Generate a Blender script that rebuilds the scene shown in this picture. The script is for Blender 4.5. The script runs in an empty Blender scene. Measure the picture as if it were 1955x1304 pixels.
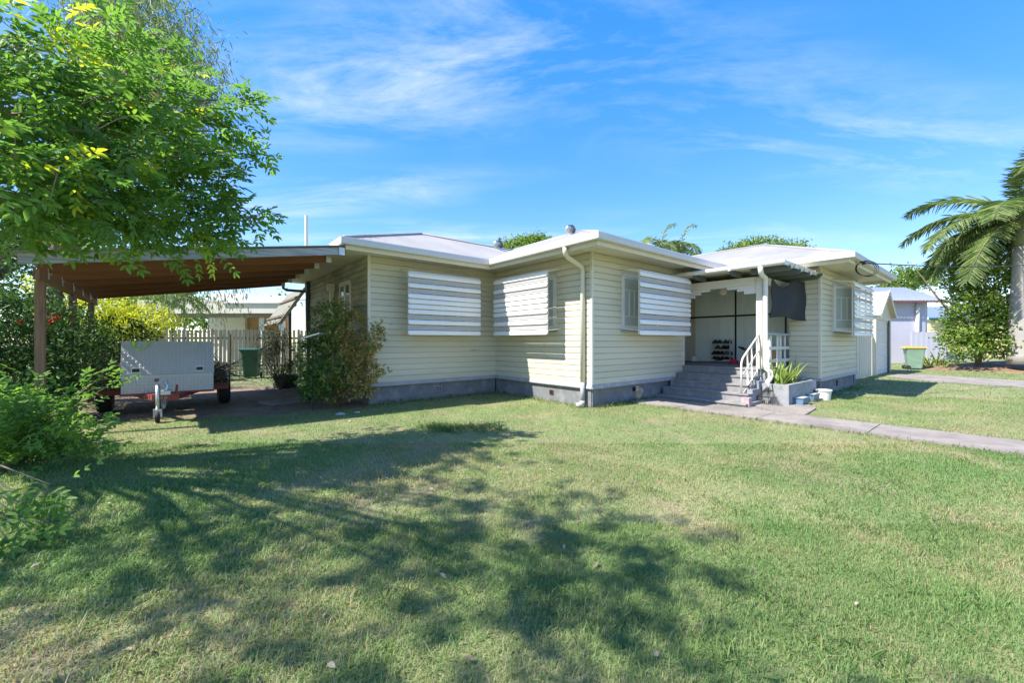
import bpy, math, random
import numpy as np
from mathutils import Vector, Matrix

random.seed(7)
rng = np.random.default_rng(11)
SC = bpy.context.scene
COL = SC.collection
R = math.radians

# ------------------------------------------------------------------ camera
F_PX, CX, HZ = 775.0, 977.5, 652.0       # focal length and principal point in photo pixels
CAM_H = 1.31
cam_d = bpy.data.cameras.new('camera')
cam = bpy.data.objects.new('camera', cam_d)
COL.objects.link(cam)
cam.location = (0, 0, CAM_H)
cam.rotation_euler = (R(90), 0, 0)
cam_d.sensor_width = 36
cam_d.lens = F_PX / 1955 * 36
cam_d.clip_start = 0.05
cam_d.clip_end = 3000
SC.camera = cam

# house frame: origin at the front wing's corner, u along the front walls, v towards the back
ANG = R(39.5)
U = Vector((math.cos(ANG), math.sin(ANG), 0))
V = Vector((-math.sin(ANG), math.cos(ANG), 0))
O = Vector((1.572, 7.99, 0))
def H(u, v, z=0.0):
    return O + U * u + V * v + Vector((0, 0, z))
def toH(x, y):
    d = Vector((x, y, 0)) - O
    return d.dot(U), d.dot(V)
def G(px, py):
    Y = CAM_H * F_PX / (py - HZ)
    return Vector(((px - CX) / F_PX * Y, Y, 0))
def W(px, py, Y):
    return Vector(((px - CX) / F_PX * Y, Y, CAM_H + (HZ - py) / F_PX * Y))

CLR, CLL = -30, (5.1, 12.3, 0)
# ------------------------------------------------------------------ light
SUN_TRAVEL = (U * 1.0 - V * 0.25 + Vector((0, 0, -1.24))).normalized()
to_sun = -SUN_TRAVEL
SUN_EL = math.asin(to_sun.z)
SUN_AZ = math.atan2(to_sun.x, to_sun.y)      # clockwise from +Y
sd = bpy.data.lights.new('sun', 'SUN')
sd.energy = 2.0
sd.use_shadow = True
sd.angle = R(0.53)
sd.color = (1.0, 0.955, 0.88)
sun = bpy.data.objects.new('sun', sd)
COL.objects.link(sun)
sun.rotation_euler = SUN_TRAVEL.to_track_quat('-Z', 'Y').to_euler()
sun.location = (-8, -4, 12)

world = bpy.data.worlds.new('World')
SC.world = world
world.use_nodes = True
wn, wl = world.node_tree.nodes, world.node_tree.links
wn.clear()
w_out = wn.new('ShaderNodeOutputWorld')
w_bg = wn.new('ShaderNodeBackground')
w_bg.inputs['Strength'].default_value = 0.15
sky = wn.new('ShaderNodeTexSky')
sky.sky_type = 'NISHITA'
sky.sun_disc = False
sky.sun_elevation = SUN_EL
sky.sun_rotation = SUN_AZ
sky.air_density = 1.0
sky.dust_density = 0.15
sky.ozone_density = 3.0
hs = wn.new('ShaderNodeHueSaturation')
hs.inputs['Saturation'].default_value = 2.25
hs.inputs['Hue'].default_value = 0.5215
hs.inputs['Value'].default_value = 0.52
def wscale(c, k):
    n = wn.new('ShaderNodeVectorMath'); n.operation = 'SCALE'; n.inputs['Scale'].default_value = k
    wl.new(c, n.inputs[0]); return n.outputs[0]
gm = wn.new('ShaderNodeGamma'); gm.inputs['Gamma'].default_value = 0.45
wl.new(wscale(sky.outputs[0], 0.33), gm.inputs['Color'])
wl.new(wscale(gm.outputs[0], 1/0.33), hs.inputs['Color'])
tc = wn.new('ShaderNodeTexCoord')
sep = wn.new('ShaderNodeSeparateXYZ')
wl.new(tc.outputs['Generated'], sep.inputs[0])
def wmath(op, a, b=None):
    n = wn.new('ShaderNodeMath'); n.operation = op
    for i, x in enumerate((a, b)):
        if x is None: continue
        if isinstance(x, (int, float)): n.inputs[i].default_value = x
        else: wl.new(x, n.inputs[i])
    return n.outputs[0]
zz = wmath('MAXIMUM', sep.outputs['Z'], 0.0)
zz = wmath('ADD', zz, 0.10)
cxn = wmath('DIVIDE', sep.outputs['X'], zz)
cyn = wmath('DIVIDE', sep.outputs['Y'], zz)
comb = wn.new('ShaderNodeCombineXYZ')
wl.new(cxn, comb.inputs[0]); wl.new(cyn, comb.inputs[1])
mp = wn.new('ShaderNodeMapping')
mp.inputs['Rotation'].default_value = (0, 0, R(CLR))
mp.inputs['Scale'].default_value = (0.8, 2.1, 1)
mp.inputs['Location'].default_value = CLL
wl.new(comb.outputs[0], mp.inputs['Vector'])
def wnoise(scale, detail, rough, dist=0.0, vec=None):
    n = wn.new('ShaderNodeTexNoise')
    n.inputs['Scale'].default_value = scale; n.inputs['Detail'].default_value = detail
    n.inputs['Roughness'].default_value = rough; n.inputs['Distortion'].default_value = dist
    wl.new(vec if vec else mp.outputs[0], n.inputs['Vector'])
    return n.outputs['Fac']
def wramp(fac, stops):
    n = wn.new('ShaderNodeValToRGB')
    e = n.color_ramp.elements
    e[0].position, e[0].color = stops[0][0], (stops[0][1],) * 3 + (1,)
    e[1].position, e[1].color = stops[-1][0], (stops[-1][1],) * 3 + (1,)
    wl.new(fac, n.inputs[0])
    return n.outputs[0]
streak = wramp(wnoise(1.0, 9, 0.64, 0.7), [(0.44, 0), (0.70, 1)])
patch = wramp(wnoise(0.42, 2, 0.5, 0.2), [(0.45, 0), (0.68, 1)])
fine = wramp(wnoise(5.0, 6, 0.7, 0.6), [(0.25, 0.35), (0.75, 1)])
cl = wmath('MULTIPLY', wmath('MULTIPLY', streak, patch), fine)
cl = wmath('MULTIPLY', cl, 1.0)
mixc = wn.new('ShaderNodeMixRGB')
mixc.inputs[2].default_value = (1.45, 1.55, 1.7, 1)
wl.new(cl, mixc.inputs[0]); wl.new(hs.outputs[0], mixc.inputs[1])
wl.new(mixc.outputs[0], w_bg.inputs['Color'])
wl.new(w_bg.outputs[0], w_out.inputs['Surface'])

SC.view_settings.view_transform = 'Standard'
SC.view_settings.look = 'None'
SC.view_settings.gamma = 1
SC.view_settings.use_curve_mapping = False
SC.view_settings.exposure = 2.42

# ------------------------------------------------------------------ helpers
class MB:
    def __init__(s): s.v = []; s.f = []
    def add(s, vs, fs):
        b = len(s.v); s.v += [tuple(x) for x in vs]; s.f += [tuple(b + i for i in f) for f in fs]
    def box(s, x0, x1, y0, y1, z0, z1):
        s.add([(x0,y0,z0),(x1,y0,z0),(x1,y1,z0),(x0,y1,z0),(x0,y0,z1),(x1,y0,z1),(x1,y1,z1),(x0,y1,z1)],
              [(0,3,2,1),(4,5,6,7),(0,1,5,4),(1,2,6,5),(2,3,7,6),(3,0,4,7)])
        return s
    def bar(s, a, b, w, h, up=(0,0,1)):
        """square bar from a to b, w across, h along up"""
        a, b = Vector(a), Vector(b); d = (b - a).normalized()
        up = Vector(up); sd = d.cross(up)
        if sd.length < 1e-5: sd = d.cross(Vector((1,0,0)))
        sd.normalize(); up = sd.cross(d).normalized()
        vs = []
        for p in (a, b):
            for i, j in ((-1,-1),(1,-1),(1,1),(-1,1)):
                vs.append(p + sd * (i * w / 2) + up * (j * h / 2))
        s.add(vs, [(0,1,2,3),(7,6,5,4),(0,4,5,1),(1,5,6,2),(2,6,7,3),(3,7,4,0)])
        return s
    def tube(s, pts, r, n=8, cap=True):
        pts = [Vector(p) for p in pts]
        if isinstance(r, (int, float)): r = [r] * len(pts)
        ref = Vector((0,0,1)); base = len(s.v); prev = None
        for i, p in enumerate(pts):
            d = (pts[min(i+1,len(pts)-1)] - pts[max(i-1,0)])
            if d.length < 1e-9: d = Vector((0,0,1))
            d.normalize()
            if prev is None:
                a = d.cross(ref)
                if a.length < 1e-3: a = d.cross(Vector((1,0,0)))
            else:
                a = prev - d * prev.dot(d)
                if a.length < 1e-4: a = d.cross(ref)
            a.normalize(); b = d.cross(a); prev = a
            for k in range(n):
                t = 2 * math.pi * k / n
                s.v.append(tuple(p + (a * math.cos(t) + b * math.sin(t)) * r[i]))
        for i in range(len(pts) - 1):
            for k in range(n):
                k2 = (k + 1) % n
                s.f.append((base+i*n+k, base+i*n+k2, base+(i+1)*n+k2, base+(i+1)*n+k))
        if cap:
            s.f.append(tuple(base + k for k in reversed(range(n))))
            s.f.append(tuple(base + (len(pts)-1)*n + k for k in range(n)))
        return s
    def lathe(s, prof, c=(0,0,0), n=16, cap=True):
        b = len(s.v); c = Vector(c)
        for r, z in prof:
            for k in range(n):
                t = 2*math.pi*k/n
                s.v.append((c.x + r*math.cos(t), c.y + r*math.sin(t), c.z + z))
        for i in range(len(prof)-1):
            for k in range(n):
                k2 = (k+1) % n
                s.f.append((b+i*n+k, b+i*n+k2, b+(i+1)*n+k2, b+(i+1)*n+k))
        if cap:
            s.f.append(tuple(b+k for k in reversed(range(n))))
            s.f.append(tuple(b+(len(prof)-1)*n+k for k in range(n)))
        return s
    def prism(s, poly, axis, a0, a1):
        """extrude 2-D polygon; axis 'x': poly=(y,z); 'y': poly=(x,z); 'z': poly=(x,y)"""
        def P(p, a):
            return {'x': (a, p[0], p[1]), 'y': (p[0], a, p[1]), 'z': (p[0], p[1], a)}[axis]
        n = len(poly)
        vs = [P(p, a0) for p in poly] + [P(p, a1) for p in poly]
        s.add(vs, [tuple(range(n)), tuple(reversed(range(n, 2*n)))] +
              [(i, n+i, n+(i+1) % n, (i+1) % n) for i in range(n)])
        return s
    def mesh(s, name, mat=None, smooth=False, fix=True):
        me = bpy.data.meshes.new(name)
        me.from_pydata(s.v, [], s.f)
        if fix:
            import bmesh
            bm = bmesh.new(); bm.from_mesh(me)
            bmesh.ops.recalc_face_normals(bm, faces=bm.faces)
            bm.to_mesh(me); bm.free()
        if smooth:
            me.polygons.foreach_set('use_smooth', [True]*len(me.polygons))
        if mat: me.materials.append(mat)
        me.update()
        return me
    def build(s, name, mat, parent=None, smooth=False, label=None):
        return link(name, s.mesh(name, mat, smooth), parent, label=label)

def link(name, me, parent=None, loc=None, rot=None, label=None):
    o = bpy.data.objects.new(name, me)
    COL.objects.link(o)
    if parent: o.parent = parent
    if loc is not None: o.location = loc
    if rot is not None: o.rotation_euler = rot
    if label: o['label'] = label
    return o
def thing(name, label, cat, loc=(0,0,0), rz=0.0, group=None):
    o = bpy.data.objects.new(name, None); COL.objects.link(o)
    o.empty_display_size = 0.2
    o.location = loc; o.rotation_euler = (0, 0, rz)
    return tag(o, label, cat, group)
def tag(o, label=None, cat=None, group=None, kind=None):
    if label: o['label'] = label
    if cat: o['category'] = cat
    if group: o['group'] = group
    if kind: o['kind'] = kind
    return o
def hthing(name, label, cat, u, v, z=0.0, group=None, drz=0.0):
    return thing(name, label, cat, H(u, v, z), ANG + drz, group)

# ------------------------------------------------------------------ materials
MATS = {}
def mat(name, col, rough=0.6, var=0.12, scale=3.0, metal=0.0, bump=0.0, bscale=60.0, col2=None, mixscale=1.5,
        thr=(0.45, 0.65), stretch=None, rand=0.0, spec=0.5, trans=0.0, tint=None, fine=0.0, flake=None):
    """principled material with large- and small-scale colour variation from world position"""
    m = bpy.data.materials.new(name); m.use_nodes = True
    n, l = m.node_tree.nodes, m.node_tree.links
    b = n['Principled BSDF']
    b.inputs['Roughness'].default_value = rough
    b.inputs['Metallic'].default_value = metal
    b.inputs['Specular IOR Level'].default_value = spec
    geo = n.new('ShaderNodeNewGeometry')
    vec = geo.outputs['Position']
    if stretch:
        mpn = n.new('ShaderNodeMapping'); mpn.inputs['Rotation'].default_value = (0, 0, -ANG if len(stretch) < 4 else stretch[3])
        mpn.vector_type = 'POINT'
        mpn2 = n.new('ShaderNodeMapping'); mpn2.inputs['Scale'].default_value = stretch[:3]
        l.new(vec, mpn.inputs['Vector']); l.new(mpn.outputs[0], mpn2.inputs['Vector']); vec = mpn2.outputs[0]
    def noise(sc, det=4, ro=0.6):
        t = n.new('ShaderNodeTexNoise'); t.inputs['Scale'].default_value = sc
        t.inputs['Detail'].default_value = det; t.inputs['Roughness'].default_value = ro
        l.new(vec, t.inputs['Vector']); return t.outputs['Fac']
    def mth(op, a, c):
        t = n.new('ShaderNodeMath'); t.operation = op
        for i, x in enumerate((a, c)):
            if isinstance(x, (int, float)): t.inputs[i].default_value = x
            else: l.new(x, t.inputs[i])
        return t.outputs[0]
    def mix(f, a, c, mode='MIX'):
        t = n.new('ShaderNodeMixRGB'); t.blend_type = mode
        for i, x in enumerate((f, a, c)):
            if isinstance(x, (int, float)): t.inputs[i].default_value = x
            elif isinstance(x, tuple): t.inputs[i].default_value = x if len(x) == 4 else x + (1,)
            else: l.new(x, t.inputs[i])
        return t.outputs[0]
    cur = tuple(col) + (1,)
    if col2:
        rp = n.new('ShaderNodeMapRange'); rp.inputs[1].default_value = thr[0]; rp.inputs[2].default_value = thr[1]
        l.new(noise(mixscale, 6, 0.65), rp.inputs[0])
        cur = mix(rp.outputs[0], cur, tuple(col2) + (1,))
    val = 1.0
    if var:
        val = mth('ADD', mth('MULTIPLY', mth('SUBTRACT', noise(scale, 5), 0.5), var * 4), 1.0)
        if fine:
            val = mth('MULTIPLY', val, mth('ADD', mth('MULTIPLY', mth('SUBTRACT', noise(scale * 18, 3), 0.5), fine * 4), 1.0))
    if rand:
        oi = n.new('ShaderNodeObjectInfo')
        val = mth('MULTIPLY', val, mth('ADD', mth('MULTIPLY', mth('SUBTRACT', oi.outputs['Random'], 0.5), rand * 2), 1.0))
    if tint:
        at = n.new('ShaderNodeAttribute'); at.attribute_name = 'tint'
        rp = n.new('ShaderNodeValToRGB')
        els = rp.color_ramp.elements
        els[0].position, els[0].color = tint[0][0], tuple(tint[0][1]) + (1,)
        els[1].position, els[1].color = tint[-1][0], tuple(tint[-1][1]) + (1,)
        for p, c in tint[1:-1]:
            e = els.new(p); e.color = tuple(c) + (1,)
        l.new(at.outputs['Fac'], rp.inputs[0])
        cur = rp.outputs[0]
    if flake:
        def band(fac, a, c):
            t = n.new('ShaderNodeMapRange'); t.inputs[1].default_value = a; t.inputs[2].default_value = c; l.new(fac, t.inputs[0]); return t.outputs[0]
        msk = mth('MULTIPLY', band(noise(flake[1], 3, 0.6), 0.635, 0.68), band(noise(1.3, 2), 0.54, 0.62))
        cur = mix(msk, cur, tuple(flake[0]) + (1,))
        grime = mth('MULTIPLY', band(noise(0.55, 5, 0.7), 0.5, 0.8), 0.35)
        cur = mix(grime, cur, tuple(flake[2]) + (1,))
    if not isinstance(val, float):
        cv = n.new('ShaderNodeCombineXYZ')
        for i in range(3): l.new(val, cv.inputs[i])
        cur = mix(1.0, cur, cv.outputs[0], 'MULTIPLY')
    if isinstance(cur, tuple): b.inputs['Base Color'].default_value = cur
    else: l.new(cur, b.inputs['Base Color'])
    if bump:
        bp = n.new('ShaderNodeBump'); bp.inputs['Strength'].default_value = bump; bp.inputs['Distance'].default_value = 0.01
        l.new(noise(bscale, 4, 0.7), bp.inputs['Height']); l.new(bp.outputs[0], b.inputs['Normal'])
    if trans:
        out = n['Material Output']
        tr = n.new('ShaderNodeBsdfTranslucent')
        if isinstance(cur, tuple): tr.inputs['Color'].default_value = cur
        else:
            g = mix(1.0, cur, (1.25, 1.35, 0.75, 1), 'MULTIPLY'); l.new(g, tr.inputs['Color'])
        ms = n.new('ShaderNodeMixShader'); ms.inputs[0].default_value = trans
        l.new(b.outputs[0], ms.inputs[1]); l.new(tr.outputs[0], ms.inputs[2]); l.new(ms.outputs[0], out.inputs['Surface'])
    MATS[name] = m
    return m

M_board = mat('cream_weatherboard', (0.62, 0.575, 0.44), 0.55, 0.06, 2.2, col2=(0.53, 0.49, 0.37), mixscale=1.1, thr=(0.42, 0.72),
              bump=0.12, bscale=45, rand=0.045, stretch=(0.5, 0.5, 2.0), fine=0.02, flake=((0.33, 0.31, 0.27), 13, (0.44, 0.42, 0.33)))
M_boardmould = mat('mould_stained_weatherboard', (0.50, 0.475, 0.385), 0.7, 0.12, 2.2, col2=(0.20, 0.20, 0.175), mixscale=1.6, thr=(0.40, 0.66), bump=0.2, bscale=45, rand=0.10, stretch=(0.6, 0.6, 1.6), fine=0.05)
M_trimgrey = mat('grey_trim_paint', (0.31, 0.315, 0.325), 0.55, 0.12, 4, col2=(0.46, 0.46, 0.46), mixscale=6, thr=(0.55, 0.75), bump=0.15)
M_found = mat('blue_grey_render', (0.165, 0.17, 0.175), 0.85, 0.2, 3.5, col2=(0.29, 0.285, 0.275), mixscale=3.2, thr=(0.5, 0.75), bump=0.5, bscale=38, fine=0.06)
M_white = mat('white_paint', (0.70, 0.675, 0.62), 0.45, 0.04, 3, bump=0.05)
M_cream = mat('cream_trim', (0.66, 0.62, 0.51), 0.5, 0.06, 3, bump=0.08)
M_gutter = mat('white_gutter_steel', (0.60, 0.58, 0.545), 0.4, 0.04, 2.5, col2=(0.50, 0.48, 0.45), mixscale=2.5, thr=(0.55, 0.8))
M_soffit = mat('cream_soffit', (0.70, 0.66, 0.56), 0.7, 0.12, 5, col2=(0.42, 0.39, 0.32), mixscale=3, thr=(0.55, 0.8), stretch=(0.35, 5, 1))
M_roof = mat('pale_grey_corrugated_steel', (0.27, 0.258, 0.242), 0.6, 0.07, 1.2, metal=0.0, col2=(0.32, 0.307, 0.288), mixscale=0.7)
M_galv = mat('galvanised_steel', (0.55, 0.57, 0.59), 0.4, 0.1, 6, metal=0.75, bump=0.05)
M_alum = mat('aluminium_plate', (0.50, 0.485, 0.465), 0.5, 0.08, 3, metal=0.35, fine=0.05)
M_slat = mat('white_aluminium_louvre', (0.82, 0.80, 0.76), 0.35, 0.02, 2)
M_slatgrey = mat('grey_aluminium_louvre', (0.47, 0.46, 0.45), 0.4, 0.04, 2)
M_black = mat('black_paint', (0.012, 0.013, 0.016), 0.5, 0.1, 4)
M_dark = mat('dark_void', (0.006, 0.006, 0.006), 0.9, 0.0)
M_panel = mat('pale_blue_green_sheet', (0.76, 0.82, 0.80), 0.6, 0.05, 1.5, col2=(0.68, 0.735, 0.70), mixscale=1.2, stretch=(3, 3, 0.5))
M_greendark = mat('charcoal_green_paint', (0.10, 0.125, 0.125), 0.55, 0.12, 8)
M_concrete = mat('weathered_concrete', (0.27, 0.232, 0.20), 0.9, 0.18, 2.2, col2=(0.155, 0.135, 0.115), mixscale=1.6, thr=(0.45, 0.72), bump=0.5, bscale=70, fine=0.06)
M_step = mat('painted_concrete_step', (0.20, 0.202, 0.202), 0.8, 0.2, 6, col2=(0.32, 0.27, 0.245), mixscale=5, thr=(0.5, 0.7), bump=0.5, bscale=40, fine=0.08)
M_stepred = mat('worn_red_step_paint', (0.42, 0.24, 0.22), 0.85, 0.18, 8, col2=(0.34, 0.34, 0.34), mixscale=9, thr=(0.42, 0.58), bump=0.4)
M_planter = mat('rough_grey_render', (0.28, 0.287, 0.29), 0.9, 0.16, 5, col2=(0.18, 0.187, 0.195), mixscale=7, thr=(0.5, 0.7), bump=0.9, bscale=26, fine=0.08)
M_post = mat('weathered_timber_post', (0.27, 0.155, 0.09), 0.8, 0.18, 3, col2=(0.17, 0.105, 0.07), mixscale=5, stretch=(9, 9, 0.5), bump=0.4, bscale=14)
M_rafter = mat('warm_timber_rafter', (0.20, 0.08, 0.034), 0.7, 0.16, 3, stretch=(0.5, 9, 9), bump=0.2, bscale=10, rand=0.1)
M_greywood = mat('silvered_timber', (0.40, 0.41, 0.42), 0.75, 0.2, 3, col2=(0.24, 0.25, 0.27), mixscale=4, stretch=(0.5, 9, 9), bump=0.3, bscale=10)
M_paling = mat('weathered_paling', (0.185, 0.175, 0.118), 0.85, 0.2, 4, col2=(0.12, 0.127, 0.072), mixscale=3, stretch=(7, 7, 0.6), rand=0.22, bump=0.4, bscale=12)
M_glass = mat('window_glass', (0.16, 0.19, 0.20), 0.06, 0.15, 6, spec=0.9)
M_frost = mat('frosted_glass', (0.44, 0.50, 0.48), 0.25, 0.12, 60, bump=0.5, bscale=90, spec=0.7)
M_rubber = mat('black_rubber', (0.014, 0.014, 0.015), 0.75, 0.15, 12)
M_red = mat('faded_red_steel', (0.24, 0.04, 0.035), 0.6, 0.2, 8, col2=(0.20, 0.07, 0.045), mixscale=7)
M_rust = mat('rusty_steel', (0.17, 0.075, 0.045), 0.85, 0.3, 9)
M_lime = mat('lime_webbing', (0.45, 0.80, 0.04), 0.6, 0.05)
M_bin = mat('green_bin_plastic', (0.165, 0.26, 0.185), 0.5, 0.1, 3, col2=(0.22, 0.31, 0.24), mixscale=4)
M_bindark = mat('dark_green_bin_plastic', (0.025, 0.085, 0.05), 0.45, 0.1, 3)
M_yellow = mat('yellow_bin_lid', (0.72, 0.42, 0.02), 0.45, 0.05, 3)
M_blue = mat('blue_trough_plastic', (0.09, 0.17, 0.25), 0.5, 0.15, 6)
M_bucket = mat('white_bucket_plastic', (0.70, 0.67, 0.63), 0.5, 0.1, 9)
M_hose = mat('green_hose', (0.02, 0.30, 0.20), 0.4, 0.1)
M_pink = mat('bright_pink_fabric', (0.80, 0.015, 0.09), 0.8, 0.08, 12)
M_card = mat('brown_cardboard', (0.45, 0.28, 0.16), 0.85, 0.08, 6)
M_mat = mat('brown_coir_mat', (0.26, 0.12, 0.05), 0.95, 0.2, 30)
M_shoe = mat('black_shoe', (0.014, 0.014, 0.016), 0.5, 0.2, 15)
M_shoew = mat('white_rubber_sole', (0.75, 0.75, 0.74), 0.5, 0.05)
M_shoeg = mat('grey_shoe', (0.14, 0.13, 0.12), 0.7, 0.2, 15)
M_globe = mat('opal_globe', (0.72, 0.67, 0.56), 0.25, 0.03)
M_cloth = mat('black_shade_cloth', (0.030, 0.033, 0.038), 0.9, 0.2, 5, fine=0.1)
M_lilac = mat('pale_lilac_render', (0.52, 0.51, 0.58), 0.85, 0.06, 0.8, fine=0.03)
M_creamsteel = mat('cream_steel_sheet', (0.62, 0.58, 0.46), 0.5, 0.05, 1)
M_yellowhouse = mat('yellow_boards', (0.74, 0.60, 0.30), 0.6, 0.06, 2)
M_brick = mat('tan_brick', (0.45, 0.27, 0.14), 0.85, 0.15, 4)
M_soil = mat('dark_soil', (0.10, 0.075, 0.055), 0.95, 0.25, 4, bump=0.8, bscale=30, fine=0.12)
M_bark = mat('brown_bark', (0.17, 0.125, 0.09), 0.9, 0.25, 8, bump=0.7, bscale=30)
M_twig = mat('tan_twig', (0.26, 0.19, 0.13), 0.85, 0.2, 8)
M_palmtrunk = mat('grey_palm_trunk', (0.32, 0.295, 0.265), 0.85, 0.1, 2, stretch=(0.6, 0.6, 9), bump=0.4, bscale=4)
M_stone = mat('pale_stone', (0.42, 0.40, 0.37), 0.9, 0.2, 12, bump=0.4)
M_cable = mat('black_cable', (0.012, 0.012, 0.013), 0.5, 0.0)

def leafmat(name, stops, trans=0.28, rough=0.5, spec=0.25):
    return mat(name, (0.1, 0.2, 0.05), rough, 0.10, 2.0, tint=stops, trans=trans, spec=spec)
L_main = leafmat('glossy_compound_leaf', [(0.0, (0.09, 0.185, 0.05)), (0.55, (0.18, 0.32, 0.06)), (0.86, (0.29, 0.44, 0.06)), (1.0, (0.65, 0.62, 0.05))], 0.52, 0.5)
L_fine = leafmat('fine_olive_leaf', [(0.0, (0.11, 0.15, 0.05)), (0.7, (0.2, 0.26, 0.08)), (1.0, (0.30, 0.33, 0.13))], .4)
L_dark = leafmat('dark_green_leaf', [(0.0, (0.028, 0.07, 0.024)), (0.7, (0.06, 0.13, 0.035)), (1.0, (0.12, 0.2, 0.045))])
L_gold = leafmat('golden_leaf', [(0.0, (0.13, 0.22, 0.02)), (0.5, (0.38, 0.44, 0.03)), (1.0, (0.65, 0.62, 0.05))], 0.35)
L_nandina = leafmat('nandina_leaf', [(0.0, (0.06, 0.14, 0.04)), (0.42, (0.15, 0.26, 0.05)), (0.56, (0.30, 0.31, 0.08)), (0.72, (0.48, 0.29, 0.11)), (1.0, (0.56, 0.35, 0.16))], .35)
L_tree = leafmat('mid_green_leaf', [(0.0, (0.08, 0.15, 0.035)), (0.6, (0.18, 0.27, 0.05)), (1.0, (0.34, 0.39, 0.08))], 0.4)
L_palm = leafmat('palm_leaflet', [(0.0, (0.10, 0.16, 0.06)), (0.7, (0.21, 0.28, 0.11)), (1.0, (0.40, 0.40, 0.2))], 0.35)
L_strap = leafmat('strappy_leaf', [(0.0, (0.16, 0.24, 0.05)), (0.6, (0.30, 0.38, 0.10)), (1.0, (0.52, 0.50, 0.22))], 0.3)
L_dry = leafmat('dry_frond', [(0.0, (0.20, 0.15, 0.09)), (1.0, (0.42, 0.35, 0.24))], 0.15)
L_redfl = leafmat('red_flower', [(0.0, (0.5, 0.03, 0.02)), (1.0, (0.75, 0.08, 0.03))], 0.3)
# ------------------------------------------------------------------ ground, paths
gb = MB()
N = 24
ext = [-600, -200, -60] + list(np.linspace(-30, 40, N)) + [70, 200, 600]
for y in ext:
    for x in ext: gb.v.append((x, y, 0.0))
nx = len(ext)
for j in range(nx-1):
    for i in range(nx-1): gb.f.append((j*nx+i, j*nx+i+1, (j+1)*nx+i+1, (j+1)*nx+i))
M_ground = mat('lawn_soil_and_thatch', (0.17, 0.20, 0.075), 0.95, 0.2, 0.9, col2=(0.27, 0.205, 0.125), mixscale=1.1, thr=(0.48, 0.68), bump=0.7, bscale=55, fine=0.15)
tag(gb.build('ground', M_ground), kind='structure')

def sheet(name, pts, z, m, parent=None, kind='structure', rough=0.0, sub=10):
    """flat sheet from a world xy outline with an irregular edge"""
    out = []
    for i, p in enumerate(pts):
        q = pts[(i+1) % len(pts)]
        for k in range(sub):
            t = k / sub
            x, y = p[0]+(q[0]-p[0])*t, p[1]+(q[1]-p[1])*t
            out.append((x + random.uniform(-rough, rough), y + random.uniform(-rough, rough), z))
    b = MB(); b.add(out, [tuple(range(len(out)))])
    o = b.build(name, m, parent)
    if not parent: tag(o, kind=kind)
    return o
def hxy(u, v): p = H(u, v); return (p.x, p.y)

DIRT = [hxy(-3.3, 2.9), hxy(-4.3, 2.95), hxy(-5.4, 3.25), hxy(-6.6, 4.0), hxy(-8.0, 4.3), hxy(-8.2, 8.5), hxy(-5.2, 9.2), hxy(-3.3, 8.0)]
M_dirt = mat('bare_dirt', (0.24, 0.165, 0.11), 0.95, 0.24, 2.5, col2=(0.14, 0.095, 0.065), mixscale=3, bump=0.8, bscale=40, fine=0.15)
sheet('dirt_patch', DIRT, 0.004, M_dirt, rough=0.07)
# garden path of concrete slabs along the front of the steps, u 1.1..2.05
path = tag(bpy.data.objects.new('garden_path', None), kind='structure'); COL.objects.link(path)
path.location = H(0, 0, 0); path.rotation_euler = (0, 0, ANG)
PATH_U = (1.12, 2.08)
edges = [-0.14, -1.15, -2.55, -3.95, -5.35, -6.75, -8.15, -9.6]
for i in range(len(edges)-1):
    a, b_ = edges[i], edges[i+1]
    u1 = PATH_U[1]
    b = MB()
    zt = 0.034 + random.uniform(-0.006, 0.006)
    b.prism([(PATH_U[0]+random.uniform(-.012,.012), b_+0.006), (u1+random.uniform(-.012,.012), b_+0.006), (u1+random.uniform(-.012,.012), a-0.006), (PATH_U[0]+random.uniform(-.012,.012), a-0.006)], 'z', -0.05, zt)
    b.build('slab', M_concrete, path)
b = MB(); b.prism([(2.09, -1.80), (3.17, -1.98), (3.2, -2.42), (4.0, -2.44), (3.2, -2.86), (2.09, -2.95)], 'z', -0.05, 0.030); b.build('apron_slab', M_concrete, path)
# driveway to the garage
DRIVE = [G(1690, 719), G(1722, 713), G(1955, 727.5), (26.5, 10.6, 0), (24, 8.4, 0), G(1955, 740.5), G(1775, 729)]
DRIVE = [(p[0], p[1]) for p in DRIVE]
sheet('driveway', DRIVE, 0.008, M_concrete, rough=0.03)
M_litter = mat('brown_leaf_litter', (0.24, 0.155, 0.085), 0.95, 0.3, 3, col2=(0.16, 0.10, 0.06), mixscale=5, bump=1.0, bscale=30, fine=0.2)

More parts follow.
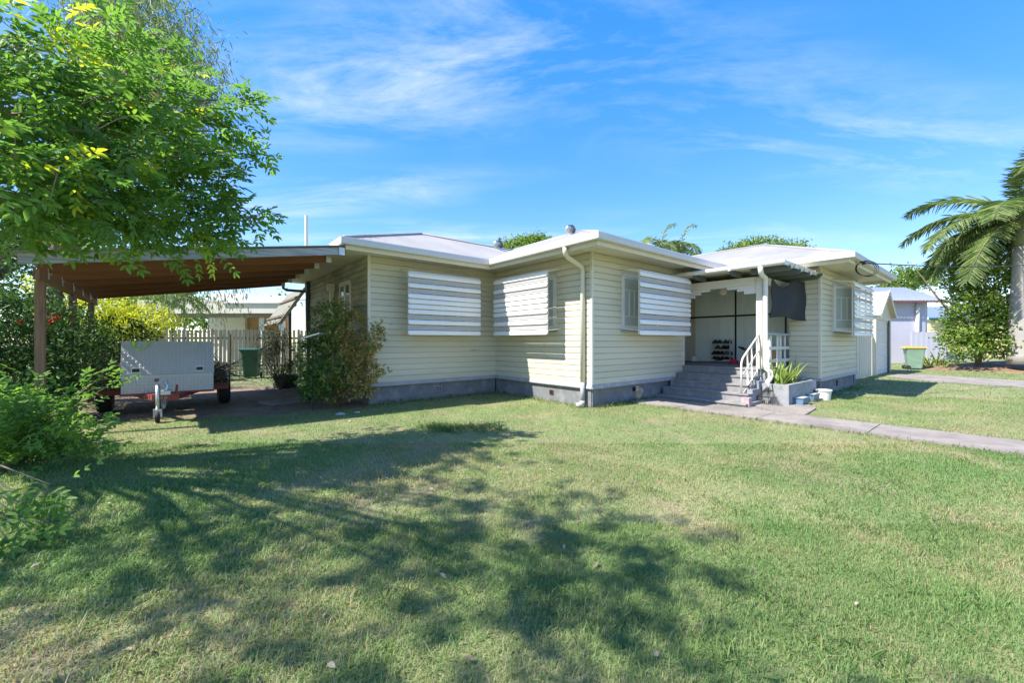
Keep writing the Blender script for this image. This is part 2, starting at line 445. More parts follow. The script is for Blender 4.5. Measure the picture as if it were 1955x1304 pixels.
# ------------------------------------------------------------------ house
house = hthing('house', 'single storey cream weatherboard house with white louvred window hoods and grey base', 'house', 0, 0)
Z0, ZT, ZB, ZS = 0.0, 0.373, 0.458, 3.08      # ground, trim bottom, board bottom, soffit
BH = (ZS - 0.008 - ZB) / 21
def board_mesh(L, h, m=None):
    b = MB()
    b.prism([(0, 0), (-0.022, 0), (-0.024, h*0.45), (-0.023, h-0.021), (-0.003, h-0.010), (-0.003, h), (0, h)], 'x', 0, L)
    return b.mesh('weatherboard', m or M_board)
BM = {}
def wall(origin, rot, L, openings=(), boards=True, name='wall', m=None, z0=ZB, found=True):
    """origin (u,v), rot about z; local x runs along the wall, outward is -y"""
    w = MB()
    xs = sorted(set([0, L] + [o[0] for o in openings] + [o[1] for o in openings]))
    for a, c in zip(xs[:-1], xs[1:]):
        op = [o for o in openings if o[0] < (a+c)/2 < o[1]]
        if op:
            w.box(a, c, 0.0, 0.09, ZT, op[0][2]); w.box(a, c, 0.0, 0.09, op[0][3], ZS)
        else: w.box(a, c, 0.0, 0.09, ZT, ZS)
    wo = w.build(name, m or M_board, house)
    wo.location = (origin[0], origin[1], 0); wo.rotation_euler = (0, 0, rot)
    if boards:
        for k in range(21):
            za, zb = ZB + k*BH, ZB + (k+1)*BH
            segs = [(0, L)]
            for o in openings:
                if o[2] < zb - 0.03 and o[3] > za + 0.03:
                    ns = []
                    for sg in segs:
                        if o[0] > sg[0] + 0.01: ns.append((sg[0], min(o[0], sg[1])))
                        if o[1] < sg[1] - 0.01: ns.append((max(o[1], sg[0]), sg[1]))
                    segs = ns
            cut = []
            for sg in segs:
                if sg[1]-sg[0] > 1.7 and random.random() < 0.55:
                    x_ = sg[0] + (sg[1]-sg[0])*random.choice((0.3, 0.42, 0.58, 0.7)); cut += [(sg[0], x_-0.0012), (x_+0.0012, sg[1])]
                else: cut.append(sg)
            for s in cut:
                key = (round(s[1]-s[0], 3), m.name if m else '')
                if key not in BM: BM[key] = board_mesh(key[0], BH, m)
                link('weatherboard', BM[key], wo, (s[0], 0, za + random.uniform(-.001, .001)))
    if found:
        f = MB(); f.box(-0.0, L, 0.02, 0.2, -0.3, ZT)
        fo = f.build('foundation', M_found, house); fo.location = wo.location; fo.rotation_euler = wo.rotation_euler
        t = MB(); t.prism([(0.0, ZT), (-0.045, ZT-0.004), (-0.05, ZT+0.01), (-0.03, ZB), (0.0, ZB)], 'x', -0.03, L+0.03)
        to = t.build('base_trim', M_trimgrey, house); to.location = wo.location; to.rotation_euler = wo.rotation_euler
    return wo
UL, VM, VR, UR, UD, VD, UC, UP, VP = -3.26, 3.13, 7.88, 8.95, 5.33, -2.41, 3.55, 5.95, -1.80
WZ = (1.56, 2.74)
def win_op(a, b_): return (a, b_, WZ[0], WZ[1])
OP_A = win_op(0.98, 2.42); OP_B = win_op(0.38, 2.18); OP_C = win_op(0.95, 3.0); OP_D = win_op(1.05, 3.15)
wall((UL, VM), 0, 3.26, [OP_A])
wall((0, VM), R(-90), 3.13, [OP_B])
wall((0, 0), 0, UC, [OP_C])
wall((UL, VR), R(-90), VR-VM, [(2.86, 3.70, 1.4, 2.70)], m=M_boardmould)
wall((UD, VP), R(-90), VP-VD)
wall((UD, VD), 0, UR-UD, [OP_D])
wall((UR, VD), R(90), VR-VD)
wall((UR, VR), R(180), UR-UL, boards=False)
wall((UC, 0), R(90), 1.5, boards=False, found=False)
wall((UC, 1.5), 0, UP-UC, boards=False, found=False)
wall((UP, VP), R(180), UP-UD, boards=False, found=False)
pw = wall((UP, 1.5), R(-90), 1.5-VP, boards=False, found=False, name='porch_wall', m=M_board)
# porch sheets and black cover strips (local x = 1.5 - v)
for a, c in ((0.66, 1.79), (1.835, 3.02), (3.065, 3.29)):
    for za, zb in ((0.72, 2.02), (2.06, 2.74)):
        b = MB(); b.box(a, c, -0.012, -0.002, za, zb); b.build('wall_sheet', M_panel, pw)
b = MB(); b.box(1.79, 1.835, -0.025, -0.002, 0.72, 2.74); b.build('cover_strip', M_black, pw)
b = MB(); b.box(3.02, 3.065, -0.025, -0.002, 0.72, 2.74); b.build('cover_strip', M_black, pw)
b = MB(); b.box(0.3, 3.29, -0.022, -0.0015, 2.015, 2.065); b.build('cover_strip', M_black, pw)
b = MB(); b.box(0.26, 0.36, -0.03, -0.002, 0.72, 2.74); b.build('door_architrave', M_white, pw)
b = MB(); b.box(0.64, 0.662, -0.02, -0.002, 0.72, 2.74); b.build('cover_strip', M_white, pw)
# corner stops
def vbar(u, v, w, z0, z1, m, name):
    b = MB(); b.box(u-w/2, u+w/2, v-w/2, v+w/2, z0, z1); return b.build(name, m, house)
for u, v in ((UL-0.01, VM-0.01), (0-0.01, 0-0.01), (UD-0.01, VD-0.01), (UR+0.01, VD-0.01), (UC-0.012, -0.014)):
    vbar(u, v, 0.052, ZB-0.004, ZS, M_cream, 'corner_stop')
vbar(-0.012, VM-0.012, 0.034, ZB-0.004, ZS, M_board, 'corner_stop')
vbar(UL-0.035, VR+0.02, 0.16, 0, ZS-0.01, mat('dark_corner_post', (0.10, 0.105, 0.10), 0.7), 'corner_post')

# soffit, fascia, gutter
EO = 0.65
sof = MB()
for a, b_, c, d in ((UL-EO, UR+EO, VM-EO, VR+EO), (-EO, UC+EO, -EO, VM-EO), (UD-EO, UR+EO, VD-EO, VM-EO)):
    sof.box(a, b_, c, d, ZS, ZS+0.012)
sof.build('soffit', M_soffit, house)
eave = [(UL-EO, VR+EO), (UL-EO, VM-EO), (-EO, VM-EO), (-EO, -EO), (UC+EO, -EO), (UC+EO, VM-EO), (UD-EO, VM-EO), (UD-EO, VD-EO), (UR+EO, VD-EO), (UR+EO, VR+EO)]
def offset_path(path, o):
    n = len(path); res = []
    for i in range(n):
        p0, p1, p2 = path[(i-1) % n], path[i], path[(i+1) % n]
        d1 = Vector((p1[0]-p0[0], p1[1]-p0[1])).normalized(); d2 = Vector((p2[0]-p1[0], p2[1]-p1[1])).normalized()
        n1 = Vector((-d1.y, d1.x)); n2 = Vector((-d2.y, d2.x))
        # outward is to the left of travel reversed: choose right side
        res.append((p1[0] - (n1.x + n2.x)*o*1.0, p1[1] - (n1.y+n2.y)*o*1.0))
    return res
e_in = eave; e_out = offset_path(eave, 0.022)
g0, g1 = offset_path(eave, 0.024), offset_path(eave, 0.135)
def strip_box(p, q, pi, qi, z0, z1, name, m):
    b = MB()
    b.add([(p[0],p[1],z0),(q[0],q[1],z0),(qi[0],qi[1],z0),(pi[0],pi[1],z0),(p[0],p[1],z1),(q[0],q[1],z1),(qi[0],qi[1],z1),(pi[0],pi[1],z1)],
          [(0,1,2,3),(7,6,5,4),(0,4,5,1),(1,5,6,2),(2,6,7,3),(3,7,4,0)])
    return b.build(name, m, house)
for i in range(9):
    strip_box(e_out[i], e_out[i+1], e_in[i], e_in[i+1], 2.992, 3.165, 'fascia', M_cream)
    # gutter: floor, front, back as a U-section
    b = MB(); P0, P1, Q0, Q1 = Vector(g0[i]), Vector(g0[i+1]), Vector(g1[i]), Vector(g1[i+1])
    def ring(a, c): 
        pts = []
        for t, z in ((0.0, 3.185), (0.0, 3.075), (0.92, 3.068), (1.0, 3.082), (1.0, 3.182), (0.965, 3.196), (0.90, 3.19), (0.93, 3.178), (0.93, 3.09), (0.05, 3.09), (0.05, 3.185)):
            x = a.lerp(c, t); pts.append((x.x, x.y, z))
        return pts
    r0, r1 = ring(P0, Q0), ring(P1, Q1); n_ = len(r0)
    b.add(r0 + r1, [(k, (k+1) % n_, n_+(k+1) % n_, n_+k) for k in range(n_)] + [tuple(range(n_)), tuple(reversed(range(n_, 2*n_)))])
    go = b.build('gutter', M_gutter, house)
    L = (Q1-Q0).length; d = (Q1-Q0)/L; nrm = (Q0-P0); nrm = (nrm - d*nrm.dot(d)).normalized()
    s = MB(); k = 0.25
    while k < L-0.2:
        a = Q0 + d*k + nrm*0.0025; c = Q0 + d*(k+0.028) + nrm*0.0025
        s.add([(a.x,a.y,3.150),(c.x,c.y,3.150),(c.x,c.y,3.156),(a.x,a.y,3.156)], [(0,1,2,3)]); k += 0.085
    if i in (1, 2, 3, 6, 7): s.build('overflow_slots', M_trimgrey, go)

# roof planes of corrugated sheet: each column of the sheet runs up to the hip, valley or ridge
RT = 0.39; RO = 0.72; RZ = 3.185
def roof_plane(p, d, upd, L, ext, name='roof_sheet'):
    """eave start p(u,v), unit eave dir d, unit up-slope plan dir, eave length, ext(s) plan run"""
    b = MB(); n = max(2, int(L/0.019)); vs = []
    for i in range(n+1):
        s_ = L*i/n; e = max(ext(s_), 0.002); wv = 0.009*math.sin(2*math.pi*s_/0.076)
        a = (p[0]+d[0]*s_, p[1]+d[1]*s_)
        vs.append((a[0], a[1], RZ+wv)); vs.append((a[0]+upd[0]*e, a[1]+upd[1]*e, RZ+wv+RT*e))
    b.add(vs, [(2*i, 2*i+2, 2*i+3, 2*i+1) for i in range(n)])
    o = link(name, b.mesh(name, M_roof, True, fix=False), roof)
    return o
roofm = MB()
def hip_core(u0, u1, v0, v1, hipv0=True, hipv1=True, along='u'):
    """solid hip under the sheets (slightly lower)"""
    z = RZ-0.03
    if along == 'u':
        h = (v1-v0)/2
        roofm.add([(u0,v0,z),(u1,v0,z),(u1,v1,z),(u0,v1,z),(u0+h,(v0+v1)/2,z+RT*h),(u1-h,(v0+v1)/2,z+RT*h)],
                  [(0,1,5,4),(1,2,5),(2,3,4,5),(3,0,4),(0,3,2,1)])
    else:
        h = (u1-u0)/2
        roofm.add([(u0,v0,z),(u1,v0,z),(u1,v1,z),(u0,v1,z),((u0+u1)/2,v0+h,z+RT*h),((u0+u1)/2,v1,z+RT*h)],
                  [(0,1,4),(1,2,5,4),(2,3,5),(3,0,4,5),(0,3,2,1)])
mu0, mu1, mv0, mv1 = UL-RO, UR+RO, VM-RO, VR+RO
hip_core(mu0, mu1, mv0, mv1)
mid = (mv0+mv1)/2
c0, c1 = -RO, UC+RO; d0, d1 = UD-RO, UR+RO
hip_core(c0, c1, -RO, mid-1.0, along='v'); hip_core(d0, d1, VD-RO, mid-1.0, along='v')
roof = roofm.build('roof', M_roof, house)
mh = (mv1-mv0)/2; ML = mu1-mu0
roof_plane((mu0, mv0), (1,0), (0,1), ML, lambda s: min(s, ML-s, mh))
roof_plane((mu0, mv1), (0,-1), (1,0), mv1-mv0, lambda s: min(s, (mv1-mv0)-s))
roof_plane((mu1, mv1), (-1,0), (0,-1), ML, lambda s: min(s, ML-s, mh))
roof_plane((mu1, mv0), (0,1), (-1,0), mv1-mv0, lambda s: min(s, (mv1-mv0)-s))
for a, c, v0 in ((c0, c1, -RO), (d0, d1, VD-RO)):
    h = (c-a)/2; LL = mid-1.0 - v0
    roof_plane((a, v0), (1,0), (0,1), c-a, lambda s: min(s, (c-a)-s))
    roof_plane((a, v0+LL), (0,-1), (1,0), LL, lambda s: min(h, LL-s))
    roof_plane((c, v0), (0,1), (-1,0), LL, lambda s: min(h, s))
# ridge and hip caps
def cap(p, q, name='ridge_cap'):
    b = MB(); b.tube([Vector(p)+Vector((0,0,0.0)), Vector(q)], 0.045, 8); b.build(name, M_roof, roof, smooth=True)
rz = RZ + RT*mh
cap((mu0+mh, mid, rz+0.01), (mu1-mh, mid, rz+0.01))
cap((mu0, mv0, RZ), (mu0+mh, mid, rz+0.01)); cap((mu0, mv1, RZ), (mu0+mh, mid, rz+0.01))
for a, c, v0 in ((c0, c1, -RO), (d0, d1, VD-RO)):
    h = (c-a)/2; um = (a+c)/2
    cap((a, v0, RZ), (um, v0+h, RZ+RT*h)); cap((c, v0, RZ), (um, v0+h, RZ+RT*h)); cap((um, v0+h, RZ+RT*h), (um, mid-1.0, RZ+RT*h))
# whirlybird vents
def turbine(u, v, z, s=1.0):
    t = MB(); t.lathe([(0.10*s, -0.35), (0.10*s, 0.0), (0.13*s, 0.02)], (u, v, z), 14)
    base = t.build('turbine_vent', M_galv, roof)
    f = MB()
    for k in range(20):
        t0 = 2*math.pi*k/20; vs = []
        for j in range(7):
            a = -0.9 + 1.8*j/6; r_ = 0.175*s*math.cos(a*0.95); zz_ = z + 0.14*s + 0.135*s*math.sin(a)*1.1
            for dt, ri in ((0.0, 1.0), (0.17, 0.86)):
                tt = t0 + dt + 0.35*a
                vs.append((u + r_*ri*math.cos(tt), v + r_*ri*math.sin(tt), zz_))
        f.add(vs, [(2*j, 2*j+1, 2*j+3, 2*j+2) for j in range(6)])
    f.lathe([(0.001, 0.0), (0.12*s, -0.02)], (u, v, z+0.30*s), 14, cap=False)
    dd = MB(); dd.lathe([(0.10*s, 0.0), (0.135*s, 0.12*s), (0.10*s, 0.25*s)], (u, v, z+0.02), 14); dd.build('turbine_throat', M_greendark, base)
    link('turbine_fins', f.mesh('turbine_fins', M_galv, True, fix=False), base)
def uv_at(px, Y):
    p = Vector(((px-CX)/F_PX*Y, Y, 0)); return toH(p.x, p.y)
# first vent stands on the front wing's ridge line, second on the main roof behind it
tu, tv = 1.1, 3.2
turbine(*uv_at(1089, 10.4), CAM_H + (652-447)/775*10.4, 0.78)
turbine(*uv_at(951, 13.0), CAM_H + (652-475)/775*13.0, 0.9)
b = MB(); pu, pv = uv_at(585, 12.4); b.tube([(pu, pv, 3.0), (pu, pv, CAM_H+(652-411)/775*12.4)], 0.05, 10); b.build('vent_pipe', M_white, house)

# ------------------------------------------------------------------ windows and louvred hoods
def sash(parent, x, z0, z1, w, y=-0.01, glass=None):
    fr = MB(); t = 0.045
    fr.box(x, x+t, y-0.03, y+0.01, z0, z1); fr.box(x+w-t, x+w, y-0.03, y+0.01, z0, z1)
    fr.box(x+t, x+w-t, y-0.03, y+0.01, z0, z0+0.07); fr.box(x+t, x+w-t, y-0.03, y+0.01, z1-t, z1)
    za, zb = z0+0.27, z1-0.28; bt = 0.022
    fr.box(x+t, x+w-t, y-0.027, y+0.005, za-bt/2, za+bt/2); fr.box(x+t, x+w-t, y-0.027, y+0.005, zb-bt/2, zb+bt/2)
    for k in (1, 2):
        xx = x+t+(w-2*t)*k/3; fr.box(xx-bt/2, xx+bt/2, y-0.026, y+0.004, za+bt/2, zb-bt/2)
    fo = fr.build('sash', M_white, parent)
    pn = [(x+t, x+w-t, z0+0.07, za-bt/2), (x+t, x+w-t, zb+bt/2, z1-t)]
    for k in range(3):
        a = x+t+(w-2*t)*k/3 + (bt/2 if k else 0); c = x+t+(w-2*t)*(k+1)/3 - (bt/2 if k < 2 else 0)
        pn.append((a, c, za+bt/2, zb-bt/2))
    return fo, pn
def window(origin, rot, a, c, z0=WZ[0], z1=WZ[1], nsash=3, skip=(), glass=None):
    wn_ = MB()
    wn_.box(a, a+0.04, -0.035, 0.09, z0, z1); wn_.box(c-0.04, c, -0.035, 0.09, z0, z1)
    wn_.box(a, c, -0.035, 0.09, z1-0.04, z1+0.01)
    wo = wn_.build('window', M_white, house); wo.location = (origin[0], origin[1], 0); wo.rotation_euler = (0, 0, rot)
    b = MB(); b.prism([(0.02, z0-0.035), (-0.075, z0-0.05), (-0.075, z0-0.02), (0.02, z0+0.006)], 'x', a-0.04, c+0.04); b.build('sill', M_trimgrey, wo)
    w = (c-a-0.08)/nsash
    for k in range(nsash):
        if k in skip:
            continue
        fo, pn = sash(wo, a+0.04+w*k, z0+0.02, z1-0.045, w-0.004)
        g = MB()
        for (x0_, x1_, za, zb) in pn: g.box(x0_, x1_, -0.022, -0.016, za, zb)
        g.build('pane', glass or M_frost, wo)
    b = MB(); b.box(a+0.04, c-0.04, 0.075, 0.085, z0, z1-0.04); b.build('room_backing', M_dark, wo)
    return wo
slat_prof = []
for k in range(9):
    t = -0.5 + k/8; slat_prof.append((-0.018*math.cos(t*math.pi)*1.0, t*0.098))
def slat_mesh(L, grey):
    b = MB()
    if grey:
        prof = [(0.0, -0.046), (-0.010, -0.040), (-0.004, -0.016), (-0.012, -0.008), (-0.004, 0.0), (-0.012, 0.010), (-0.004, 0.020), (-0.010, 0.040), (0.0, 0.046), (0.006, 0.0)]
        b.prism(prof, 'x', 0, L)
    else:
        # convex blade with rounded ends
        n = 10; cols = [0.0, 0.006, 0.018, 0.036] ; xs = cols + [L-c_ for c_ in reversed(cols)]
        sc = [0.30, 0.62, 0.88, 1.0, 1.0, 0.88, 0.62, 0.30]
        rows = []
        for x, s_ in zip(xs, sc):
            ring = []
            for k in range(n+1):
                t = -math.pi/2 + math.pi*k/n
                ring.append((x, -0.024*math.cos(t)*s_, 0.053*math.sin(t)*s_))
            for k in range(n, -1, -1):
                t = -math.pi/2 + math.pi*k/n
                ring.append((x, -0.018*math.cos(t)*s_+0.004, 0.051*math.sin(t)*s_))
            rows.append(ring)
        m_ = len(rows[0]); vs = [p for r_ in rows for p in r_]
        fs = [(i*m_+k, i*m_+(k+1) % m_, (i+1)*m_+(k+1) % m_, (i+1)*m_+k) for i in range(len(rows)-1) for k in range(m_)]
        fs += [tuple(range(m_)), tuple(reversed(range((len(rows)-1)*m_, len(rows)*m_)))]
        b.add(vs, fs)
    return b.mesh('louvre_slat', M_slatgrey if grey else M_slat, not grey)
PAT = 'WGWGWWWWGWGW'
SM = {}
def hood(origin, rot, x0, x1, off=0.45, ztop=2.76, zbot=1.44, pat=PAT):
    fr = MB()
    for x in (x0+0.03, x1-0.05):
        fr.box(x, x+0.02, -off+0.032, -off+0.06, zbot+0.02, ztop+0.0)      # side stiles
        fr.bar((x+0.012, -off+0.03, ztop+0.0), (x+0.012, 0.0, ztop+0.10), 0.03, 0.035)
        fr.bar((x+0.012, -off+0.03, zbot+0.10), (x+0.012, 0.0, zbot+0.14), 0.02, 0.02)
    fr.box(x0+0.03, x1-0.03, -off+0.03, -off+0.055, ztop-0.0, ztop+0.025)
    for k in (1, 2):
        x = x0+(x1-x0)*k/3; fr.box(x-0.012, x+0.012, -off+0.024, -off+0.05, zbot, ztop)
    ho = fr.build('window_hood', M_white, house); ho.location = (origin[0], origin[1], 0); ho.rotation_euler = (0, 0, rot)
    n = len(pat); p = (ztop-zbot)/n; L = round(x1-x0, 3)
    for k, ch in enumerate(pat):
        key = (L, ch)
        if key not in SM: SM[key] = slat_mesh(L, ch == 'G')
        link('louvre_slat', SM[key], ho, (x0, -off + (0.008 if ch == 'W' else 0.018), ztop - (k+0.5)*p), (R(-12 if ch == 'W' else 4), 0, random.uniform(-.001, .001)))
    return ho
window((UL, VM), 0, *OP_A[:2], nsash=2); hood((UL, VM), 0, 0.645, 2.485)
window((0, VM), R(-90), *OP_B[:2]); hood((0, VM), R(-90), 0.50, 2.34)
window((0, 0), 0, *OP_C[:2]); hood((0, 0), 0, 0.965, 3.07)
wd = window((UD, VD), 0, *OP_D[:2], skip=(0,)); hood((UD, VD), 0, 1.02, 3.22)
# open casement on the right wing: hinged on its left stile, swung out to face the yard
hx = UD + OP_D[0] + 0.05; sw = 0.56
cs = MB()
op = bpy.data.objects.new('open_casement', None)
fo, pn = sash(house, 0, WZ[0]+0.02, WZ[1]-0.045, sw, y=0.0)
fo.name = 'open_casement'; fo.location = (hx, VD-0.02, 0); fo.rotation_euler = (0, 0, R(-34))
bpy.data.objects.remove(op)
g = MB()
for (xa, xb, za, zb) in pn: g.box(xa, xb, -0.012, -0.006, za, zb)
g.build('pane', M_frost, fo)
wl_ = window((UL, VR), R(-90), 2.86, 3.70, 1.4, 2.70, nsash=2, glass=M_glass)

# foundation air vents
M_vent = mat('terracotta_air_brick', (0.17, 0.055, 0.035), 0.9, 0.2, 20)
def vent(origin, rot, x, z=0.22, w=0.13, h=0.10, grid=True):
    b = MB(); b.box(x-w/2, x+w/2, 0.005, 0.03, z-h/2, z+h/2)
    o = b.build('air_vent', M_vent if not grid else M_dark, house); o.location = (origin[0], origin[1], 0); o.rotation_euler = (0, 0, rot)
    g_ = MB()
    if grid:
        for k in range(4): g_.box(x-w/2+w*k/3-0.006, x-w/2+w*k/3+0.006, 0.0, 0.02, z-h/2, z+h/2)
        for k in range(3): g_.box(x-w/2, x+w/2, -0.001, 0.019, z-h/2+h*k/2-0.006, z-h/2+h*k/2+0.006)
        g_.build('grille', M_trimgrey, o)
    else:
        g_.box(x-w/2+0.012, x+w/2-0.012, 0.001, 0.012, z-h/2+0.012, z+h/2); g_.build('hole', M_dark, o)
vent((UL, VM), 0, 1.62); vent((0, VM), R(-90), 2.0, 0.2, 0.12, 0.1, False)
vent((UD, VD), 0, 1.6, 0.23, 0.09, 0.14, False)
# broken render showing stone beside the steps
b = MB(); pts = []
for k in range(14):
    t = 2*math.pi*k/14; r_ = 0.15+0.04*math.sin(3*t+1)
    pts.append((1.62+r_*math.cos(t)*0.95, 0.17+r_*math.sin(t)*1.05))
b.prism(pts, 'y', 0.004, 0.03); o = b.build('exposed_stone', mat('exposed_stone', (0.42, 0.30, 0.18), 0.95, 0.3, 14, col2=(0.60, 0.56, 0.50), mixscale=9, bump=1.0, bscale=30), house)
b = MB(); b.box(1.40, 1.50, 0.002, 0.02, 0.22, 0.31); b.build('air_vent', M_dark, house)

# downpipes
b = MB(); b.tube([(-0.735, 0.03, 3.075), (-0.735, 0.03, 2.98), (-0.70, 0.045, 2.935), (-0.62, 0.07, 2.90), (-0.16, 0.15, 2.80), (-0.10, 0.16, 2.77), (-0.085, 0.165, 2.70), (-0.085, 0.165, 0.5)], 0.045, 12)
dp = b.build('downpipe', M_cream, house, smooth=True)
b = MB(); b.tube([(-0.085, 0.165, 0.5), (-0.085, 0.165, 0.10)], 0.0455, 12); b.build('painted_foot', M_trimgrey, dp, smooth=True)
b = MB(); b.tube([(-0.085, 0.165, 0.13), (-0.09, 0.165, 0.09), (-0.13, 0.18, 0.055), (-0.21, 0.20, 0.045)], [0.052, 0.054, 0.054, 0.052], 12); b.build('outlet_elbow', M_stone, dp, smooth=True)
b = MB(); b.box(UL-0.20, UL-0.04, 5.30, 5.46, 2.56, 2.72); b.box(UL-0.15, UL-0.06, 5.33, 5.43, 0.3, 2.56)
b.build('downpipe', M_cream, house)
# ------------------------------------------------------------------ porch and steps
PF = 0.71
b = MB(); b.box(3.50, UP, VP, 1.5, 0.0, PF); b.build('porch_floor', M_step, house)
steps = MB(); steps.box(2.3, 3.4, -1.70, -0.06, -0.05, 0.05); st = steps.build('front_steps', M_step, house)
vR = [-1.98, -1.90, -1.84, -1.80, -1.78]
for k in range(4):
    zt = 0.09 + 0.155*k; uf = 2.2 + 0.32*k
    b = MB(); b.prism([(uf, zt-0.155-0.05 if k == 0 else zt-0.155), (uf+0.01, zt-0.03), (uf-0.015, zt-0.025), (uf-0.015, zt-0.006), (uf-0.005, zt), (3.495, zt), (3.495, zt-0.155)], 'y', vR[k], -0.055 - 0.002*k)
    b.build('step', M_step, st)
    if k: 
        b = MB(); b.box(uf-0.0165, uf+0.06, vR[k]+0.05, -0.5-0.1*k, zt+0.0005, zt+0.003); b.build('worn_red_edge', M_stepred, st)
b = MB(); b.prism([(3.48, 0.56), (3.49, 0.68), (3.465, 0.685), (3.465, 0.704), (3.475, PF+0.004), (3.56, PF+0.004), (3.56, 0.56)], 'y', -1.78, -0.06); b.build('step', M_step, st)
# side cheek of the steps (stepped kerb) and rounded flank
b = MB()
for k in range(4):
    b.box(2.42+0.32*k, 3.62, -1.90-0.004*k, -1.795-0.002*k, -0.02, 0.17+0.155*k)
b.build('stepped_kerb', M_planter, st)
b = MB(); b.box(2.30, 2.46, -2.0, -1.86, 0.0, 0.20); b.build('kerb_block', M_stepred, st)
# post, beams, brackets
b = MB(); b.box(3.53, 3.65, -1.81, -1.69, PF, 2.72); b.build('porch_post', M_cream, house)
b = MB(); b.box(3.54, 3.64, -1.68, -0.03, 2.56, 2.74); b.build('porch_beam', M_cream, house)
b = MB(); b.box(3.66, UD-0.01, -1.80, -1.70, 2.56, 2.74); b.build('porch_beam', M_cream, house)
def bracket(v0, sgn):
    b = MB()
    for k, (w, z0, z1) in enumerate(((0.62, 2.505, 2.557), (0.40, 2.445, 2.503), (0.25, 2.375, 2.443))):
        b.box(3.555-0.001*k, 3.625+0.001*k, min(v0, v0+sgn*w), max(v0, v0+sgn*w), z0, z1)
    b.build('stepped_bracket', M_white, house)
bracket(-1.685, 1); bracket(-0.035, -1)
b = MB(); b.box(3.66, UP, -1.69, 1.48, 2.745, 2.76); b.build('porch_ceiling', M_panel, house)
lp = MB(); lp.lathe([(0.055, 2.76), (0.055, 2.70)], (4.6, -0.52, 0), 14); lpo = lp.build('porch_lamp', M_rust, house)
lp = MB(); lp.lathe([(0.045, 2.705), (0.085, 2.675), (0.11, 2.62), (0.11, 2.585), (0.085, 2.53), (0.04, 2.505), (0.001, 2.50)], (4.6, -0.52, 0), 18); lp.build('globe', M_globe, lpo, smooth=True)
# porch roof with exposed rafter tails
b = MB(); b.box(3.06, 5.32, -2.36, 0.6, 2.905, 2.93); b.box(3.10, 5.3, -2.32, 0.6, 2.885, 2.903); pr = b.build('porch_roof', M_cream, house)
b = MB(); b.tube([(3.03, -2.38, 2.905), (3.03, -0.0, 2.905), (3.03, 0.55, 2.905)], 0.052, 10); b.build('roof_gutter', M_white, pr, smooth=True)
b = MB(); b.box(3.02, 5.31, -2.39, -2.365, 2.85, 2.945); b.build('roof_fascia', M_white, pr)
def tail(a, c):
    """rafter tail from wall side a to tip c, scalloped underside at the tip"""
    a, c = Vector(a), Vector(c); d = (c-a); L = d.length; d.normalize(); up = Vector((0,0,1)); sd_ = d.cross(up)
    poly = [(0, 0), (L, 0), (L, -0.035), (L-0.02, -0.035), (L-0.025, -0.06), (L-0.05, -0.065), (L-0.055, -0.09), (L-0.09, -0.10), (L-0.12, -0.125), (0, -0.13)]
    vs = []
    for s_ in (-0.022, 0.022):
        for x, z in poly: vs.append(a + d*x + up*z + sd_*s_)
    n = len(poly)
    b = MB(); b.add(vs, [tuple(range(n)), tuple(reversed(range(n, 2*n)))] + [(i, n+i, n+(i+1) % n, (i+1) % n) for i in range(n)])
    o = b.build('rafter_tail', M_greendark, pr)
    b = MB()
    e = [(L+0.002, -0.001), (L+0.002, -0.034)]; 
    p0 = a + d*(L+0.002)
    b.bar(p0 + up*-0.018, p0 + d*0.004 + up*-0.018, 0.05, 0.036); b.build('end_cap', M_white, o)
for v in (-0.55, -1.35): tail((3.6, v, 2.885), (2.98, v, 2.885))
for u in (3.32, 3.95, 4.6, 5.22): tail((u, -1.66, 2.885), (u, -2.50, 2.885))
# downpipe from the porch gutter, beside the post
b = MB(); b.tube([(3.03, -1.95, 2.90), (3.03, -1.95, 2.80), (3.06, -1.95, 2.74), (3.14, -1.93, 2.71), (3.46, -1.89, 2.69), (3.50, -1.885, 2.66), (3.505, -1.88, 2.60), (3.505, -1.88, 0.80), (3.50, -1.90, 0.72), (3.52, -1.97, 0.66), (3.52, -1.99, 0.58), (3.50, -1.97, 0.50), (3.42, -1.955, 0.45), (3.38, -1.95, 0.38), (3.38, -1.95, 0.03)], 0.05, 12)
b.build('downpipe', M_white, house, smooth=True)
# balustrade from post to right wing
bl = MB(); bl.box(3.67, UD-0.025, -1.83, -1.73, 1.45, 1.50); bal = bl.build('balustrade', M_greywood, house)
for z in (1.12, 0.83):
    b = MB(); b.box(3.66, UD-0.03, -1.80, -1.765, z, z+0.07); b.build('rail', M_white, bal)
for u in (3.72, 3.95, 4.16, 4.60, 4.80, 5.12):
    b = MB(); b.box(u, u+0.10, -1.762, -1.742, PF, 1.449); b.build('baluster', M_white, bal)
# handrail of bent pipe
hr = MB(); rv = -1.745
hr.tube([(2.60, rv, 0.18), (2.60, rv, 0.80), (2.605, rv, 0.86), (2.63, rv, 0.92), (2.68, rv, 0.975), (3.53, rv, 1.47)], 0.019, 10)
hro = hr.build('handrail', M_cream, house, smooth=True)
for dz in (0.36, 0.76):
    b = MB(); b.bar((2.60, rv, 0.93-dz), (3.53, rv, 1.47-dz), 0.008, 0.035); b.build('lower_bar', M_white, hro)
for u, z0 in ((2.92, 0.33), (3.14, 0.48), (3.42, 0.64)):
    z1 = 0.975 + (u-2.68)*0.582
    b = MB(); b.bar((u, rv, z0), (u, rv, z1), 0.03, 0.008, (1,0,0)); b.build('upright', M_white, hro)
